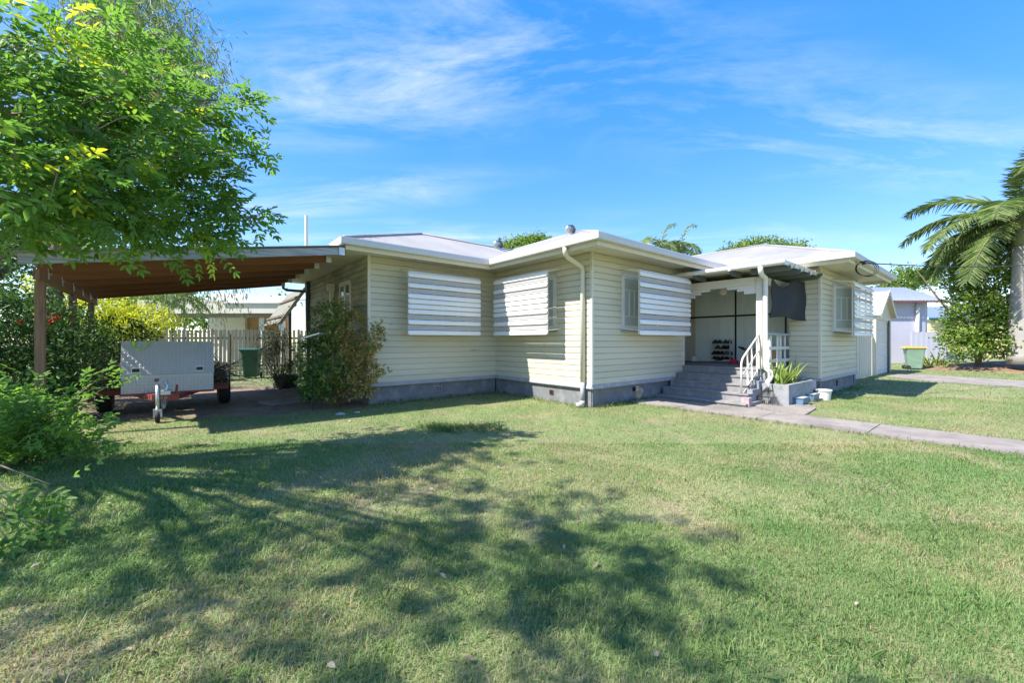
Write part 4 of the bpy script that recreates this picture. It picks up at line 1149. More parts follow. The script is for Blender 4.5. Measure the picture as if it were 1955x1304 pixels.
# nandina-like shrub at the house corner and the dark shrub behind it
nb = G(645, 777)
plant('corner_shrub', 'tall shrub of small green and rusty leaves at the house corner', 'shrub', nb, [e(640, 690, 8.05, 62, 75, .42), e(615, 725, 7.9, 48, 45, .4), e(665, 640, 8.1, 45, 55, .35), e(632, 622, 8.2, 34, 52, .35), e(690, 700, 7.95, 30, 60, .3), e(716, 645, 7.9, 16, 34, .2), e(722, 705, 7.85, 18, 16, .2), e(700, 740, 7.85, 18, 14, .2), e(655, 592, 8.2, 14, 24, .2), e(595, 665, 8.0, 24, 30, .3)], 560, 11, .088, .034, .06, L_nandina, nlimb=44, r0=.012, shell=.25,
      tint_fn=lambda P, T: np.clip(T*0.5 + np.clip((P[:, 0]+0.35)*0.75, -0.1, .55) * rng.uniform(0.2, 1.2, len(T)), 0, 1), bark=M_twig)
plant('side_shrub', 'dark twiggy shrub standing beside the paling fence bin', 'shrub', groundbase(535, 11.0), [e(530, 690, 11.0, 40, 45, .4), e(520, 645, 11.0, 26, 40, .35), e(560, 720, 10.4, 30, 30, .35)], 220, 13, .06, .02, .07, L_dark, nlimb=20, r0=.016)
plant('side_shrub', 'low dark shrub in front of the stacked tyres', 'shrub', G(592, 768), [e(590, 735, 8.6, 22, 28, .22)], 90, 12, .055, .02, .05, L_dark, nlimb=10, r0=.01)
# ------------------------------------------------------------------ things on and round the porch
def hloc(name, label, cat, u, v, z=0.0, group=None, rz=0.0): return hthing(name, label, cat, u, v, z, group, rz)
# shoe rack against the porch wall (faces -u)
rk = hloc('shoe_rack', 'white wire shoe rack with four shelves against the porch wall', 'rack', 5.72, -0.02, PF+0.004)
for y in (-0.28, 0.28):
    b = MB()
    for x in (-0.13, 0.13): b.tube([(x, y, 0), (x, y, 0.60)], 0.010, 6)
    b.tube([(-0.13, y, 0.60), (-0.11, y, 0.64), (0.11, y, 0.64), (0.13, y, 0.60)], 0.010, 6)
    b.build('frame', M_white, rk)
SH = [0.05, 0.21, 0.37, 0.53]
for z in SH:
    b = MB()
    for x in (-0.12, -0.06, 0, 0.06, 0.12): b.tube([(x, -0.28, z), (x, 0.28, z)], 0.006, 5)
    for y in (-0.28, 0, 0.28): b.tube([(-0.13, y, z-0.008), (0.13, y, z-0.008)], 0.005, 5)
    b.build('shelf', M_white, rk)
def shoe_meshes(up, sole):
    s = MB(); outl = [(-0.13, -0.03), (-0.135, 0.0), (-0.13, 0.03), (-0.05, 0.038), (0.05, 0.045), (0.11, 0.035), (0.135, 0.0), (0.11, -0.038), (0.05, -0.045), (-0.05, -0.036)]
    s.prism(outl, 'z', 0, 0.026)
    u_ = MB(); rings = []
    for z, sc, xs, sh in ((0.027, .95, 1.0, 0), (0.05, .88, .96, -.004), (0.07, .70, .72, -.03), (0.095, .5, .42, -.07)):
        rings.append([(x*xs+sh, y*sc, z) for x, y in outl])
    n = len(outl); vs = [p for r_ in rings for p in r_]
    u_.add(vs, [(i*n+k, i*n+(k+1) % n, (i+1)*n+(k+1) % n, (i+1)*n+k) for i in range(3) for k in range(n)] + [tuple(range(n)), tuple(reversed(range(3*n, 4*n)))])
    t_ = MB(); t_.add([(0.03, -0.02, 0.072), (0.03, 0.02, 0.072), (-0.03, 0.02, 0.115), (-0.03, -0.02, 0.115), (-0.02,-.02,.07), (-.02,.02,.07)], [(0,1,2,3), (4,3,2,5), (0,3,4), (1,5,2), (0,4,5,1)])
    return s.mesh('sole', sole), u_.mesh('upper', up, True), t_.mesh('tongue', up)
SHOE = {'b': shoe_meshes(M_shoe, M_shoe), 'w': shoe_meshes(M_shoe, M_shoew), 'g': shoe_meshes(M_shoeg, M_shoe)}
shelfname = ['bottom', 'second', 'third', 'top']
names = {'b': 'black shoe', 'w': 'black shoe with white sole', 'g': 'grey brown shoe'}
lay = [('w','w','b','b','w'), ('g','g','b','b','b'), ('b','b','b'), ('b','b','b','b')]
ys = [(-.22,-.12,-.01,.1,.21), (-.22,-.12,.0,.11,.21), (-.17,-.05,.12), (-.21,-.10,.07,.19)]
for si in range(4):
    for k, (kind, y) in enumerate(zip(lay[si], ys[si])):
        o = hloc('shoe', '%s, %s from the doormat end of the rack %s shelf' % (names[kind], ('first', 'second', 'third', 'fourth', 'fifth')[len(lay[si])-1-k], shelfname[si]), 'shoe', 5.72, -0.02+y, PF+0.004+SH[si]+0.0065, 'shoes on the rack', R(180+random.uniform(-6, 6)))
        s_, u_, t_ = SHOE[kind]
        link('sole', s_, o); link('upper', u_, o); link('tongue', t_, o)
cpk = hloc('cap', 'bright pink cap lying on the porch floor', 'cap', 5.35, -0.50, PF+0.001)
b = MB(); b.lathe([(0.11, 0.0), (0.112, 0.03), (0.10, 0.075), (0.065, 0.11), (0.001, 0.125)], (0, 0, 0), 16); b.build('crown', M_pink, cpk, smooth=True)
b = MB(); b.prism([(-0.10, .07), (-0.2, .06), (-0.235, 0), (-0.2, -.06), (-0.10, -.07)], 'z', 0.0, 0.012); b.build('brim', M_black, cpk)
bx = hloc('cardboard_box', 'open brown cardboard box of greenery on the porch', 'box', 5.2, -1.24, PF+0.001)
b = MB(); b.box(-.20, .20, -.36, -.345, 0, .38); b.box(-.20, .20, .345, .36, 0, .38); b.box(-.20, -.19, -.345, .345, 0, .38); b.box(.19, .20, -.345, .345, 0, .38); b.box(-.19, .19, -.345, .345, 0, .012); b.build('carton', M_card, bx)
n = 160; P_ = np.stack([rng.uniform(-.17, .17, n), rng.uniform(-.32, .32, n), rng.uniform(.30, .40, n)], 1)
link('contents', leaves(P_, rand_dirs(n, .3), rand_dirs(n, .8), np.full(n, .07), np.full(n, .03), rng.uniform(.2, .8, n), 'contents', L_tree), bx)
b = MB(); b.box(-.19, .19, -.34, .34, .013, .30); b.build('packed_soil', M_soil, bx)
b = MB(); b.tube([(-.12, .33, .36), (-.16, .40, .42), (-.18, .50, .46)], [.03, .04, .02], 6); b.tube([(0, .34, .37), (-.05, .43, .40)], [.03, .01], 6); b.build('black_handle', M_black, bx)
dm = MB(); dm.box(-.3, .3, -.4, .4, 0, .018); dmo = dm.build('doormat', M_mat); dmo.location = H(5.3, .72, PF+.001); dmo.rotation_euler = (0, 0, ANG); tag(dmo, 'brown doormat on the porch floor beside the wall', 'doormat')
b = MB(); b.lathe([(.12, 0), (.10, .05), (.04, .13), (.005, .16)], (0, 0, 0), 14); o = b.build('white_cover', M_white, smooth=True); o.location = H(5.45, .66, PF+.020); tag(o, 'small white cone shaped cover lying on the doormat', 'cover')
# shade cloth hung from the rafter tails beside the post
nu, nz = 18, 14; vs = []
A_, B_ = Vector((3.66, -1.905, 0)), Vector((5.22, -2.10, 0))
for j in range(nz+1):
    for i in range(nu+1):
        t = i/nu; q = j/nz
        p = A_.lerp(B_, t); zt = 2.74 - 0.20*math.sin(min(t/0.62, 1.0)*math.pi)**1 * (1 if t < .62 else 0) - 0.02; zb = 1.83 + 0.03*math.sin(t*5)
        zz_ = zt + (zb-zt)*q
        off = 0.035*math.sin(t*9+q*1.5) + 0.03*math.sin(q*7+t*2)
        vs.append((p.x + 0.0*q, p.y - 0.05 + off*(.3+q*.7), zz_))
b = MB(); b.add(vs, [(j*(nu+1)+i, j*(nu+1)+i+1, (j+1)*(nu+1)+i+1, (j+1)*(nu+1)+i) for j in range(nz) for i in range(nu)])
sc_ = hloc('shade_cloth', 'black shade cloth sagging between the porch post and right wing', 'cloth', 0, 0)
o = link('cloth_panel', b.mesh('cloth_panel', M_cloth, True, fix=False), sc_)
md = o.modifiers.new('thick', 'SOLIDIFY'); md.thickness = .004
b = MB(); b.bar((3.70, -1.86, .0), (3.70, -1.86, .001), .001, .001); 
for (p, q) in (((3.66, -1.92, 2.72), (3.60, -1.80, 2.74)), ((5.22, -2.13, 2.72), (5.22, -2.16, 2.77))): b.tube([p, q], .005, 5)
b.build('tie_cord', M_cable, sc_)
# strappy plant in the planter: each leaf a part
sp_ = hloc('strappy_plant', 'clump of long yellow green strap leaves in the grey planter', 'plant', 3.95, -2.12, 0.34)
for c_, n_ in ((-0.38, 30), (-0.1, 26), (0.22, 24), (0.55, 16)):
    for k in range(n_):
        a = rr.uniform(0, 2*math.pi); L = rr.uniform(.40, .78); lean = rr.uniform(.12, .9); w = rr.uniform(.016, .028)
        bx0 = Vector((c_ + rr.uniform(-.08, .08), rr.uniform(-.10, .10), 0)); d = Vector((math.cos(a), math.sin(a), 0)); sd_ = Vector((-d.y, d.x, 0))
        vs = []; tn = []
        for i in range(6):
            t = i/5; p = bx0 + d*(L*lean*(t**1.4)) + Vector((0, 0, L*(t - .42*lean*t*t*1.3))); ww = w*(1-t**2.2)+.001
            vs += [p + sd_*ww, p - Vector((0,0,.004)), p - sd_*ww]
        fs = [(3*i, 3*i+1, 3*i+4, 3*i+3) for i in range(5)] + [(3*i+1, 3*i+2, 3*i+5, 3*i+4) for i in range(5)]
        b = MB(); b.add(vs, fs); me = b.mesh('leaf', L_strap, True, fix=False)
        at = me.attributes.new('tint', 'FLOAT', 'POINT'); at.data.foreach_set('value', [rr.uniform(.1, .8)]*len(vs)); link('leaf', me, sp_)
# leaf rake leaning at the foot of the downpipe
rk2 = hloc('leaf_rake', 'dark plastic leaf rake leaning head down against the planter', 'rake', 3.02, -2.10, .031)
hd = Vector((0, 0, .40)); 
for k in range(17):
    t = -1 + 2*k/16; b = MB(); b.tube([hd + Vector((0, t*.012, -.04)), Vector((-.10, t*.27, .035)), Vector((-.13, t*.285, .003))], [.006, .006, .005], 4); b.build('tine', M_cable, rk2)
b = MB(); b.bar((-.065, -.175, .145), (-.065, .175, .145), .012, .02); b.bar((-.03, -.08, .28), (-.03, .08, .28), .012, .02); b.build('cross_brace', M_cable, rk2)
b = MB(); b.tube([hd + Vector((0,0,-.07)), hd, Vector((.30, .10, 1.30))], [.016, .012, .011], 8); b.build('handle', M_cream, rk2, smooth=True)
# bucket, blue troughs, hose at the foot of the planter
bk = thing('bucket', 'dirty white plastic bucket with lid beside the blue troughs', 'bucket', G(1572, 763))
b = MB(); b.lathe([(.125, 0), (.150, .20)], (0,0,0), 22); b.build('pail', M_bucket, bk, smooth=False)
b = MB(); b.lathe([(.158, .195), (.164, .20), (.164, .222), (.15, .228), (.14, .222), (.001, .222)], (0,0,0), 22); b.build('lid', M_bucket, bk)
for (px, py, lab) in ((1529, 775, 'blue plastic trough of soil nearest the planter corner'), (1550, 767, 'blue plastic trough of soil next to the white bucket')):
    t = thing('plant_trough', lab, 'trough', G(px, py) + Vector((.08, .12, 0)), ANG, group='blue troughs beside the planter')
    b = MB(); b.prism([(-.085, 0), (.085, 0), (.105, .15), (-.105, .15)], 'x', -.2, .2); to = b.build('tub', M_blue, t)
    b = MB()
    for y in (-.11, .098): b.box(-.215, .215, y, y+.012, .151, .165)
    for x in (-.215, .203): b.box(x, x+.012, -.098, .098, .151, .165)
    b.build('rim', M_blue, t); b = MB(); b.box(-.2, .2, -.097, .097, .1505, .158); b.build('potting_soil', M_stone, t)
hz = thing('garden_hose', 'green garden hose coiled on the grass under the wall tap', 'hose', G(1605, 752))
b = MB(); pts = []
for k in range(60):
    t = k/59; a = t*4*math.pi; r_ = .17-.03*t; pts.append((r_*math.cos(a), r_*math.sin(a)*.8, .014+.012*(k//20)))
pts += [(.35, -.05, .014), (.7, .05, .014), (1.1, .2, .014)]
b.tube(pts, .011, 6); b.tube([(-.17, .0, .02), (-.26, .08, .05), (-.33, .14, .20), (-.36, .17, .27)], .011, 6); b.build('hose_coil', M_hose, hz, smooth=True)
b = MB(); b.tube([(-.36, .17, .26), (-.365, .17, .33)], .018, 8); b.tube([(-.365, .17, .31), (-.40, .30, .33)], .012, 8); b.build('tap', M_red, hz)

# stones and tyres
for i, (px, py, s_) in enumerate(((650, 793, .075), (682, 789, .055), (668, 805, .03))):
    p = G(px, py); b = MB(); b.lathe([(.001, 0), (.8, .05), (1, .35), (.75, .72), (.3, .9), (.001, .92)], (0,0,0), 9)
    o = b.build('stone', M_stone, smooth=True); o.location = p; o.scale = (s_*1.2, s_*.9, s_*.7); o.rotation_euler = (0, 0, i*1.3)
    tag(o, ['rounded grey stone on the grass in front of the corner shrub', 'flat pale stone on the grass closest to the grey foundation', 'small pebble lying on the grass near the stones'][i], 'stone')
def tyre(loc, lab, tilt=0):
    b = MB(); b.lathe([(.17, .02), (.19, 0), (.27, 0), (.30, .04), (.305, .095), (.30, .15), (.27, .19), (.19, .19), (.17, .17), (.17, .02)], (0,0,0), 24, cap=False)
    o = b.build('tyre', M_rubber); o.location = loc; o.rotation_euler = (tilt, 0, 0); tag(o, lab, 'tyre', 'tyres stacked by the house')
    return o
tp_ = G(545, 740); tyre(tp_, 'bottom tyre of the stack by the dark shrub'); tyre(tp_ + Vector((.02, .01, .192)), 'upper tyre of the stack by the dark shrub')
ps = MB(); ps.box(-.45, .45, -.28, .28, 0, .04); o = ps.build('paving_slab', M_concrete); o.location = G(548, 768) + Vector((0,0,.005)); o.rotation_euler = (0, 0, ANG+.3); tag(o, 'flat grey paving slab on the dirt by the house', 'slab')
lt = thing('solar_light', 'small tilted slatted panel on a stake by the corner shrub', 'light', Vector((W(597, 640, 7.55).x, 7.55, 0)))
b = MB(); b.tube([(0,0,-.02), (0,0,1.40)], .008, 8); b.build('stake', M_cable, lt)
b = MB(); b.add([(-.17,-.10,1.35), (.17,-.10,1.45), (.17,.10,1.45), (-.17,.10,1.35), (-.17,-.10,1.375), (.17,-.10,1.475), (.17,.10,1.475), (-.17,.10,1.375)], [(0,3,2,1),(4,5,6,7),(0,1,5,4),(1,2,6,5),(2,3,7,6),(3,0,4,7)]); pp = b.build('panel', M_galv, lt)
# fallen branch pile on the trailer
br = hthing('branch_pile', 'heap of dead brown branches on the trailer bed', 'branches', TU, TV, .482)
b = MB()
for k in range(150):
    s_ = -1 if rr.random() < .62 else 1
    x0 = s_*rr.uniform(.55, .9); p0 = Vector((x0, rr.uniform(-.5, .9), rr.uniform(.03, .38)))
    d = Vector((rr.uniform(-.5, .5), rr.uniform(-1, .3), rr.uniform(-.25, .25))).normalized()*rr.uniform(.3, .9)
    p2 = p0+d; p2.z = max(p2.z, .02)
    if p2.y < -1.05 and abs(p2.x) < .7: continue
    b.tube([p0, p0.lerp(p2, .5)+Vector((rr.uniform(-.05,.05), 0, rr.uniform(-.03,.06))), p2], [.013, .009, .003], 5)
b.v = [(x, y, max(z, .012)) for x, y, z in b.v]
o = b.build('branches', M_bark, br, smooth=True)
n = 1500; P_ = np.stack([rng.choice([-1, 1], n, p=[.65, .35])*rng.uniform(.5, .95, n), rng.uniform(-.9, .9, n), np.abs(rng.normal(0, .17, n))+.03], 1)
link('dead_leaves', leaves(P_, rand_dirs(n, -.2), rand_dirs(n), rng.uniform(.05, .13, n), np.full(n, .014), rng.uniform(0, .6, n), 'dead_leaves', L_dry), br)
fb = MB(); fb.tube([(-.08, .01, .01), (.05, 0, .03), (.2, -.02, .012)], .006, 5)
for k in range(10): fb.tube([(rr.uniform(-.05,.1), 0, .02), (rr.uniform(-.2,.3), rr.uniform(-.06,.06), rr.uniform(.006,.05))], [.004, .002], 4)
o = fb.build('fallen_twig', M_twig); o.location = G(385, 851); tag(o, 'small dry twig bundle lying on the lawn', 'twig')

# wheelie bins
def bin_(loc, rz, body, lid, label, s=1.0):
    t = thing('wheelie_bin', label, 'bin', loc, rz)
    b = MB(); rings = []
    for z, x, y in ((.06, .19, .23), (.10, .20, .245), (.85, .255, .315), (.93, .265, .325), (.98, .29, .36), (1.0, .29, .36)):
        r_ = .05; pts = []
        for (sx, sy, a0) in ((1, 1, 0), (-1, 1, 90), (-1, -1, 180), (1, -1, 270)):
            for a in (0, 45, 90): pts.append((sx*(x-r_) + r_*math.cos(R(a0+a)), sy*(y-r_) + r_*math.sin(R(a0+a)), z*s))
        rings.append(pts)
    n = 12; b.add([p for q in rings for p in q], [(i*n+k, i*n+(k+1) % n, (i+1)*n+(k+1) % n, (i+1)*n+k) for i in range(5) for k in range(n)] + [tuple(range(n)), tuple(reversed(range(5*n, 6*n)))])
    b.build('body', body, t)
    b = MB(); prof = [(-.40, 1.002), (-.40, 1.03), (-.30, 1.055), (.0, 1.075), (.28, 1.07), (.37, 1.05), (.385, 1.002)]
    b.prism([(y, z*s) for y, z in prof], 'x', -.305, .305); b.build('lid', lid, t)
    b = MB(); b.tube([(-.22, .40, .97*s), (.22, .40, .97*s)], .018, 8)
    for x in (-.22, .22): b.bar((x, .34, .97*s), (x, .41, .97*s), .03, .04)
    b.build('handle', body, t)
    for x in (-.245, .245):
        w = MB(); w.lathe([(.02, -.025), (.09, -.025), (.10, 0), (.09, .025), (.02, .025)], (0,0,0), 16); wo = w.build('wheel', M_rubber, t); wo.location = (x, .27, .10); wo.rotation_euler = (0, R(90), 0)
    b = MB(); b.tube([(-.24, .27, .10), (.24, .27, .10)], .012, 8); b.build('axle', M_galv, t)
    return t
p = G(1745, 705.5); bin_(Vector((p.x, p.y, 0)), R(62), M_bin, M_yellow, 'sage green wheelie bin with yellow lid on the lawn by the grey building')
bd = bpy.data.objects['wheelie_bin']
b = MB(); b.lathe([(.001, 0), (.05, 0), (.05, .004), (.001, .004)], (0,0,0), 18); o = b.build('badge', M_bucket, bd); o.location = (-.245, .05, .83); o.rotation_euler = (R(90), 0, R(-90))
p = groundbase(480, 14.4); bin_(p, R(20), M_bindark, M_bindark, 'dark green wheelie bin in front of the paling fence')
# ------------------------------------------------------------------ fences and neighbours
fA, fB = Vector(((232-CX)/F_PX*14.6, 14.6, 0)), Vector(((612-CX)/F_PX*15.9, 15.9, 0))
fd = (fB-fA); fl_ = fd.length; fa = math.atan2(fd.y, fd.x)
fen = thing('paling_fence', 'weathered vertical paling fence behind the trailer', 'fence', fA, fa)
b = MB(); b.prism([(-.047, 0), (.047, 0), (.047, 1.0), (.03, 1.02), (-.03, 1.02), (-.047, 1.0)], 'y', -.009, .009); pm = b.mesh('paling', M_paling)
x = -1.4
while x < fl_:
    o = link('paling', pm, fen, (x, rr.uniform(-.004, .004), 0), (0, R(rr.uniform(-.7, .7)), 0)); o.scale = (rr.uniform(.9, 1.1), 1, (1.755 + rr.uniform(-.03, .035))/1.02); x += .128 + rr.uniform(0, .012)
for z in (.35, 1.40):
    b = MB(); b.box(-1.5, fl_, .015, .06, z, z+.075); b.build('rail', M_paling, fen)
for k in range(5):
    b = MB(); xx = -1.3+k*2.4; b.box(xx-.05, xx+.05, .062, .16, 0, 1.6); b.build('post', M_paling, fen)
# neighbour's patio and house beyond the fence
nb_ = Vector((-16, 22, 0)); nh = thing('neighbour_patio', 'cream roofed patio with white and tan brick house beyond the paling fence', 'building', nb_)
def wb_(name, px0, px1, py0, py1, Y, th, m, par, root=nb_):
    a, c = W(px0, py1, Y)-root, W(px1, py0, Y)-root
    b = MB(); b.box(a.x, c.x, a.y, a.y+th, a.z, c.z); return b.build(name, m, par)
wb_('patio_fascia', 262, 540, 578, 598, 22, .3, M_creamsteel, nh)
wb_('patio_beam', 262, 530, 599, 606, 22.2, .25, mat('brown_steel', (.22, .18, .14), .6), nh)
b = MB(); a, c = W(425, 577, 22)-nb_, W(543, 577, 22)-nb_
b.add([(a.x, a.y-.1, a.z), (c.x, c.y-.1, c.z), (c.x, c.y+5, c.z+.9), (a.x, a.y+5, a.z+.9), (a.x, a.y-.1, a.z-.06), (c.x, c.y-.1, c.z-.06), (c.x, c.y+5, c.z+.84), (a.x, a.y+5, a.z+.84)], [(0,1,2,3),(7,6,5,4),(0,4,5,1),(1,5,6,2),(2,6,7,3),(3,7,4,0)])
b.build('roof', M_white, nh)
b = MB(); a, c = W(262, 577, 22)-nb_, W(425, 577, 22)-nb_
b.box(a.x, c.x, a.y, a.y+5, a.z, a.z+.12); b.build('roof', M_creamsteel, nh)
for px in (300, 490, 528):
    p = W(px, 599, 22)-nb_; b = MB(); b.box(p.x-.09, p.x+.09, .35, .53, 0, p.z); b.build('post', M_creamsteel, nh)
hw = wb_('house_wall', 400, 468, 560, 733, 26, .3, M_white, nh); hw.data.materials[0] = M_white
for k in range(11):
    a = W(400, 640, 25.95)-nb_; c = W(468, 640, 25.95)-nb_; b = MB(); b.prism([(a.y, 1.2+.2*k), (a.y-.03, 1.2+.2*k), (a.y-.008, 1.395+.2*k), (a.y, 1.395+.2*k)], 'x', a.x, c.x); b.build('weatherboard', M_white, hw)
wb_('brick_wall', 470, 545, 580, 733, 26.2, .3, M_brick, nh)
# cream metal fence and garage
cf = hthing('steel_fence', 'cream steel panel fence between the house and the garage', 'fence', 9.0, -1.95)
for k in range(17):
    b = MB(); b.box(.3*k, .3*k+.22, -.012, .012, .02, 1.62); b.box(.3*k+.22, .3*k+.3, .0, .03, .02, 1.62); b.build('panel', M_creamsteel, cf)
for x in (.55, 1.35): b = MB(); b.box(x, x+.10, -.07, -.013, -.02, 1.75); b.build('post', M_cream, cf)
b = MB(); b.box(0, 5.1, -.03, -.0125, 1.56, 1.62); b.build('top_rail', M_creamsteel, cf)
ga = hthing('garage', 'cream steel garage with gabled front and white roller door', 'garage', 15.8, -2.06)
gw, gh, gp = 1.6, 2.45, 3.33
b = MB(); b.box(-gw, -gw+.05, 0, 6, 0, gh); b.box(gw-.05, gw, 0, 6, 0, gh); b.box(-gw+.05, gw-.05, 5.95, 6, 0, gh)
b.prism([(-gw+.05, 0), (-1.25, 0), (-1.25, 2.15), (1.12, 2.15), (1.12, 0), (gw-.05, 0), (gw-.05, gh), (0, gp-.06), (-gw+.05, gh)], 'y', 0, .05); b.build('wall', M_creamsteel, ga)
b = MB()
for s_ in (-1, 1):
    n = 40
    b.add([(s_*(gw+.12), -.15, gh-.1), (0, -.15, gp), (0, 6.1, gp), (s_*(gw+.12), 6.1, gh-.1), (s_*(gw+.12), -.15, gh-.14), (0, -.15, gp-.04), (0, 6.1, gp-.04), (s_*(gw+.12), 6.1, gh-.14)], [(0,1,2,3),(7,6,5,4),(0,4,5,1),(2,6,7,3),(3,7,4,0)])
b.build('roof', M_creamsteel, ga)
for s_ in (-1, 1): b = MB(); b.bar((s_*(gw+.13), -.17, gh-.16), (0, -.17, gp-.02), .03, .14); b.build('barge', M_cream, ga)
dr = MB(); dr.box(-1.25, 1.12, .055, .06, 0, 2.15); do = dr.build('roller_door', M_white, ga)
for k in range(24): b = MB(); b.prism([(.054, .09*k), (.03, .09*k+.02), (.03, .09*k+.06), (.054, .09*k+.085)], 'x', -1.24, 1.11); b.build('door_slat', M_white, do)
b = MB(); b.box(.98, 1.22, -.02, .0, 0, 2.2); b.build('door_guide', M_greendark, ga)
# lilac rendered neighbour with a rounded corner and corrugated roof
Yn = 24.5; ln = thing('rendered_building', 'pale lilac rendered building with rounded corner and grey corrugated roof', 'building', (W(1745, 652, Yn).x, Yn, 0))
xl, xr = W(1668, 652, Yn).x - ln.location.x, W(1781, 652, Yn).x - ln.location.x; ze, zr_ = CAM_H+(652-573)/775*Yn, CAM_H+(652-549)/775*(Yn+2.4)
poly = [(xl, 0), (xl, 4)] + [(xr, 4)] + [(xr-.55+.55*math.cos(R(a)), .55-.55*math.sin(R(a))) for a in range(0, 91, 10)]
b = MB(); b.prism(poly, 'z', -.05, ze-.05); b.build('wall', M_lilac, ln)
b = MB(); vs = []; n = 120
for i in range(n+1):
    x = xl-.2 + (xr+.55-xl+.2)*i/n; wv = .03*math.sin(2*math.pi*i/6)
    vs += [(x, -.35, ze-.06+wv), (x, 2.3, zr_+wv), (x, 4.5, ze-.06+wv)]
b.add(vs, [(3*i, 3*i+3, 3*i+4, 3*i+1) for i in range(n)] + [(3*i+1, 3*i+4, 3*i+5, 3*i+2) for i in range(n)]); link('roof', b.mesh('roof', M_galv, True, fix=False), ln)
b = MB(); b.bar((xr+.53, -.35, ze-.16), (xr+.53, 2.3, zr_-.1), .04, .16); b.bar((xr+.53, 4.5, ze-.16), (xr+.53, 2.3, zr_-.1), .04, .16); b.build('barge', mat('maroon_trim', (.20, .07, .07), .7), ln)
b = MB(); b.box(xl, xr+.45, -.40, -.36, ze-.17, ze-.06); b.build('fascia', mat('maroon_trim', (.20, .07, .07), .7), ln)
b = MB(); b.prism([(xr+.0, ze-.06), (xr+.0, ze-.051), (xr, zr_-.15)], 'x', -.1, 0) if False else b.add([(xr-.02, .3, ze-.05), (xr-.02, 4.0, ze-.05), (xr-.02, 2.3, zr_-.12)], [(0,1,2)]); b.build('gable_infill', M_lilac, ln)
x = W(1749, 652, Yn).x - ln.location.x; b = MB(); b.tube([(x, -.08, .1), (x, -.08, ze-.1)], .09, 10); b.build('downpipe', M_white, ln, smooth=True)
b = MB(); b.box(xr-.20, xr+.004, .60, .85, 1.7, 3.0); b.build('slot_window', M_galv, ln)
x0, x1 = W(1702, 652, Yn).x - ln.location.x, W(1744, 652, Yn).x - ln.location.x
gf = thing('board_fence', 'grey white vertical board fence in front of the lilac building', 'fence', (ln.location.x + x0, Yn-1.2, 0))
for k in range(14): b = MB(); b.box(.145*k, .145*k+.138, -.012+.006*(k % 2), .012, 0, 1.85 + rr.uniform(-.03, .03)); b.build('board', M_lilac, gf)
# yellow house with deck behind
Yy = 33; yh = thing('yellow_house', 'pale yellow weatherboard house with blue gutter behind a deck', 'house', (W(1830, 652, Yy).x, Yy, 0))
a, c = W(1776, 652, Yy).x - yh.location.x, W(1960, 652, Yy).x - yh.location.x; zt = CAM_H+(652-610)/775*Yy
b = MB(); b.box(a, c, 0, 5, 0, zt); yw = b.build('wall', M_yellowhouse, yh)
for k in range(12): b = MB(); b.prism([(0, .5+.22*k), (-.04, .5+.22*k), (-.01, .71+.22*k), (0, .71+.22*k)], 'x', a, c); b.build('weatherboard', M_yellowhouse, yw)
b = MB(); b.box(a-.3, c, -.3, -.15, zt-.05, zt+.16); b.build('gutter', mat('blue_gutter', (.02, .22, .30), .5), yh)
b = MB(); b.add([(a-.4, -.4, zt+.1), (c, -.4, zt+.1), (c, 3, zt+1.3), (a-.4, 3, zt+1.3)], [(0,1,2,3)]); b.build('roof', M_galv, yh)
p0 = W(1784, 652, 30).x - yh.location.x; p1 = W(1852, 652, 30).x - yh.location.x
b = MB(); b.box(p0, p1, -3, -.4, .0, .42); dk = b.build('deck', M_greywood, yh)
for z in (1.0, 1.35): b = MB(); b.bar((p0, -3, z), (p1, -3, z), .06, .07); b.build('rail', M_greendark, dk)
for k in range(4): b = MB(); xx = p0+(p1-p0)*k/3; b.box(xx-.04, xx+.04, -3.04, -2.96, .42, 1.35); b.build('rail_post', M_greendark, dk)
ot = thing('outdoor_table', 'outdoor table standing on the yellow house deck', 'table', (W(1802, 652, 31).x, 31, .42))
b = MB(); b.box(-.55, .55, -.35, .35, .70, .74); b.build('top', M_greywood, ot)
for x in (-.5, .5):
    for y in (-.3, .3): b = MB(); b.box(x-.03, x+.03, y-.03, y+.03, 0, .699); b.build('leg', M_greendark, ot)
# mulch mound round the palm
pm_ = W(1948, 652, 17.0); 
b = MB(); n = 40; m_ = 14; cxm, cym = W(2000, 652, 18.2).x, 18.6
for j in range(m_+1):
    for i in range(n):
        a = 2*math.pi*i/n; r_ = j/m_; 
        b.v.append((cxm + 5.2*r_*math.cos(a)*(1+.05*math.sin(3*a)), cym + 2.6*r_*math.sin(a), .44*(1-r_**1.5) + rr.uniform(-.02, .03)*(1 if 0 < j < m_ else 0) - (.02 if j == m_ else 0)))
for j in range(m_):
    for i in range(n): b.f.append((j*n+i, j*n+(i+1) % n, (j+1)*n+(i+1) % n, (j+1)*n+i))
tag(link('mulch_bed', b.mesh('mulch_bed', M_litter, True, fix=False)), kind='structure')

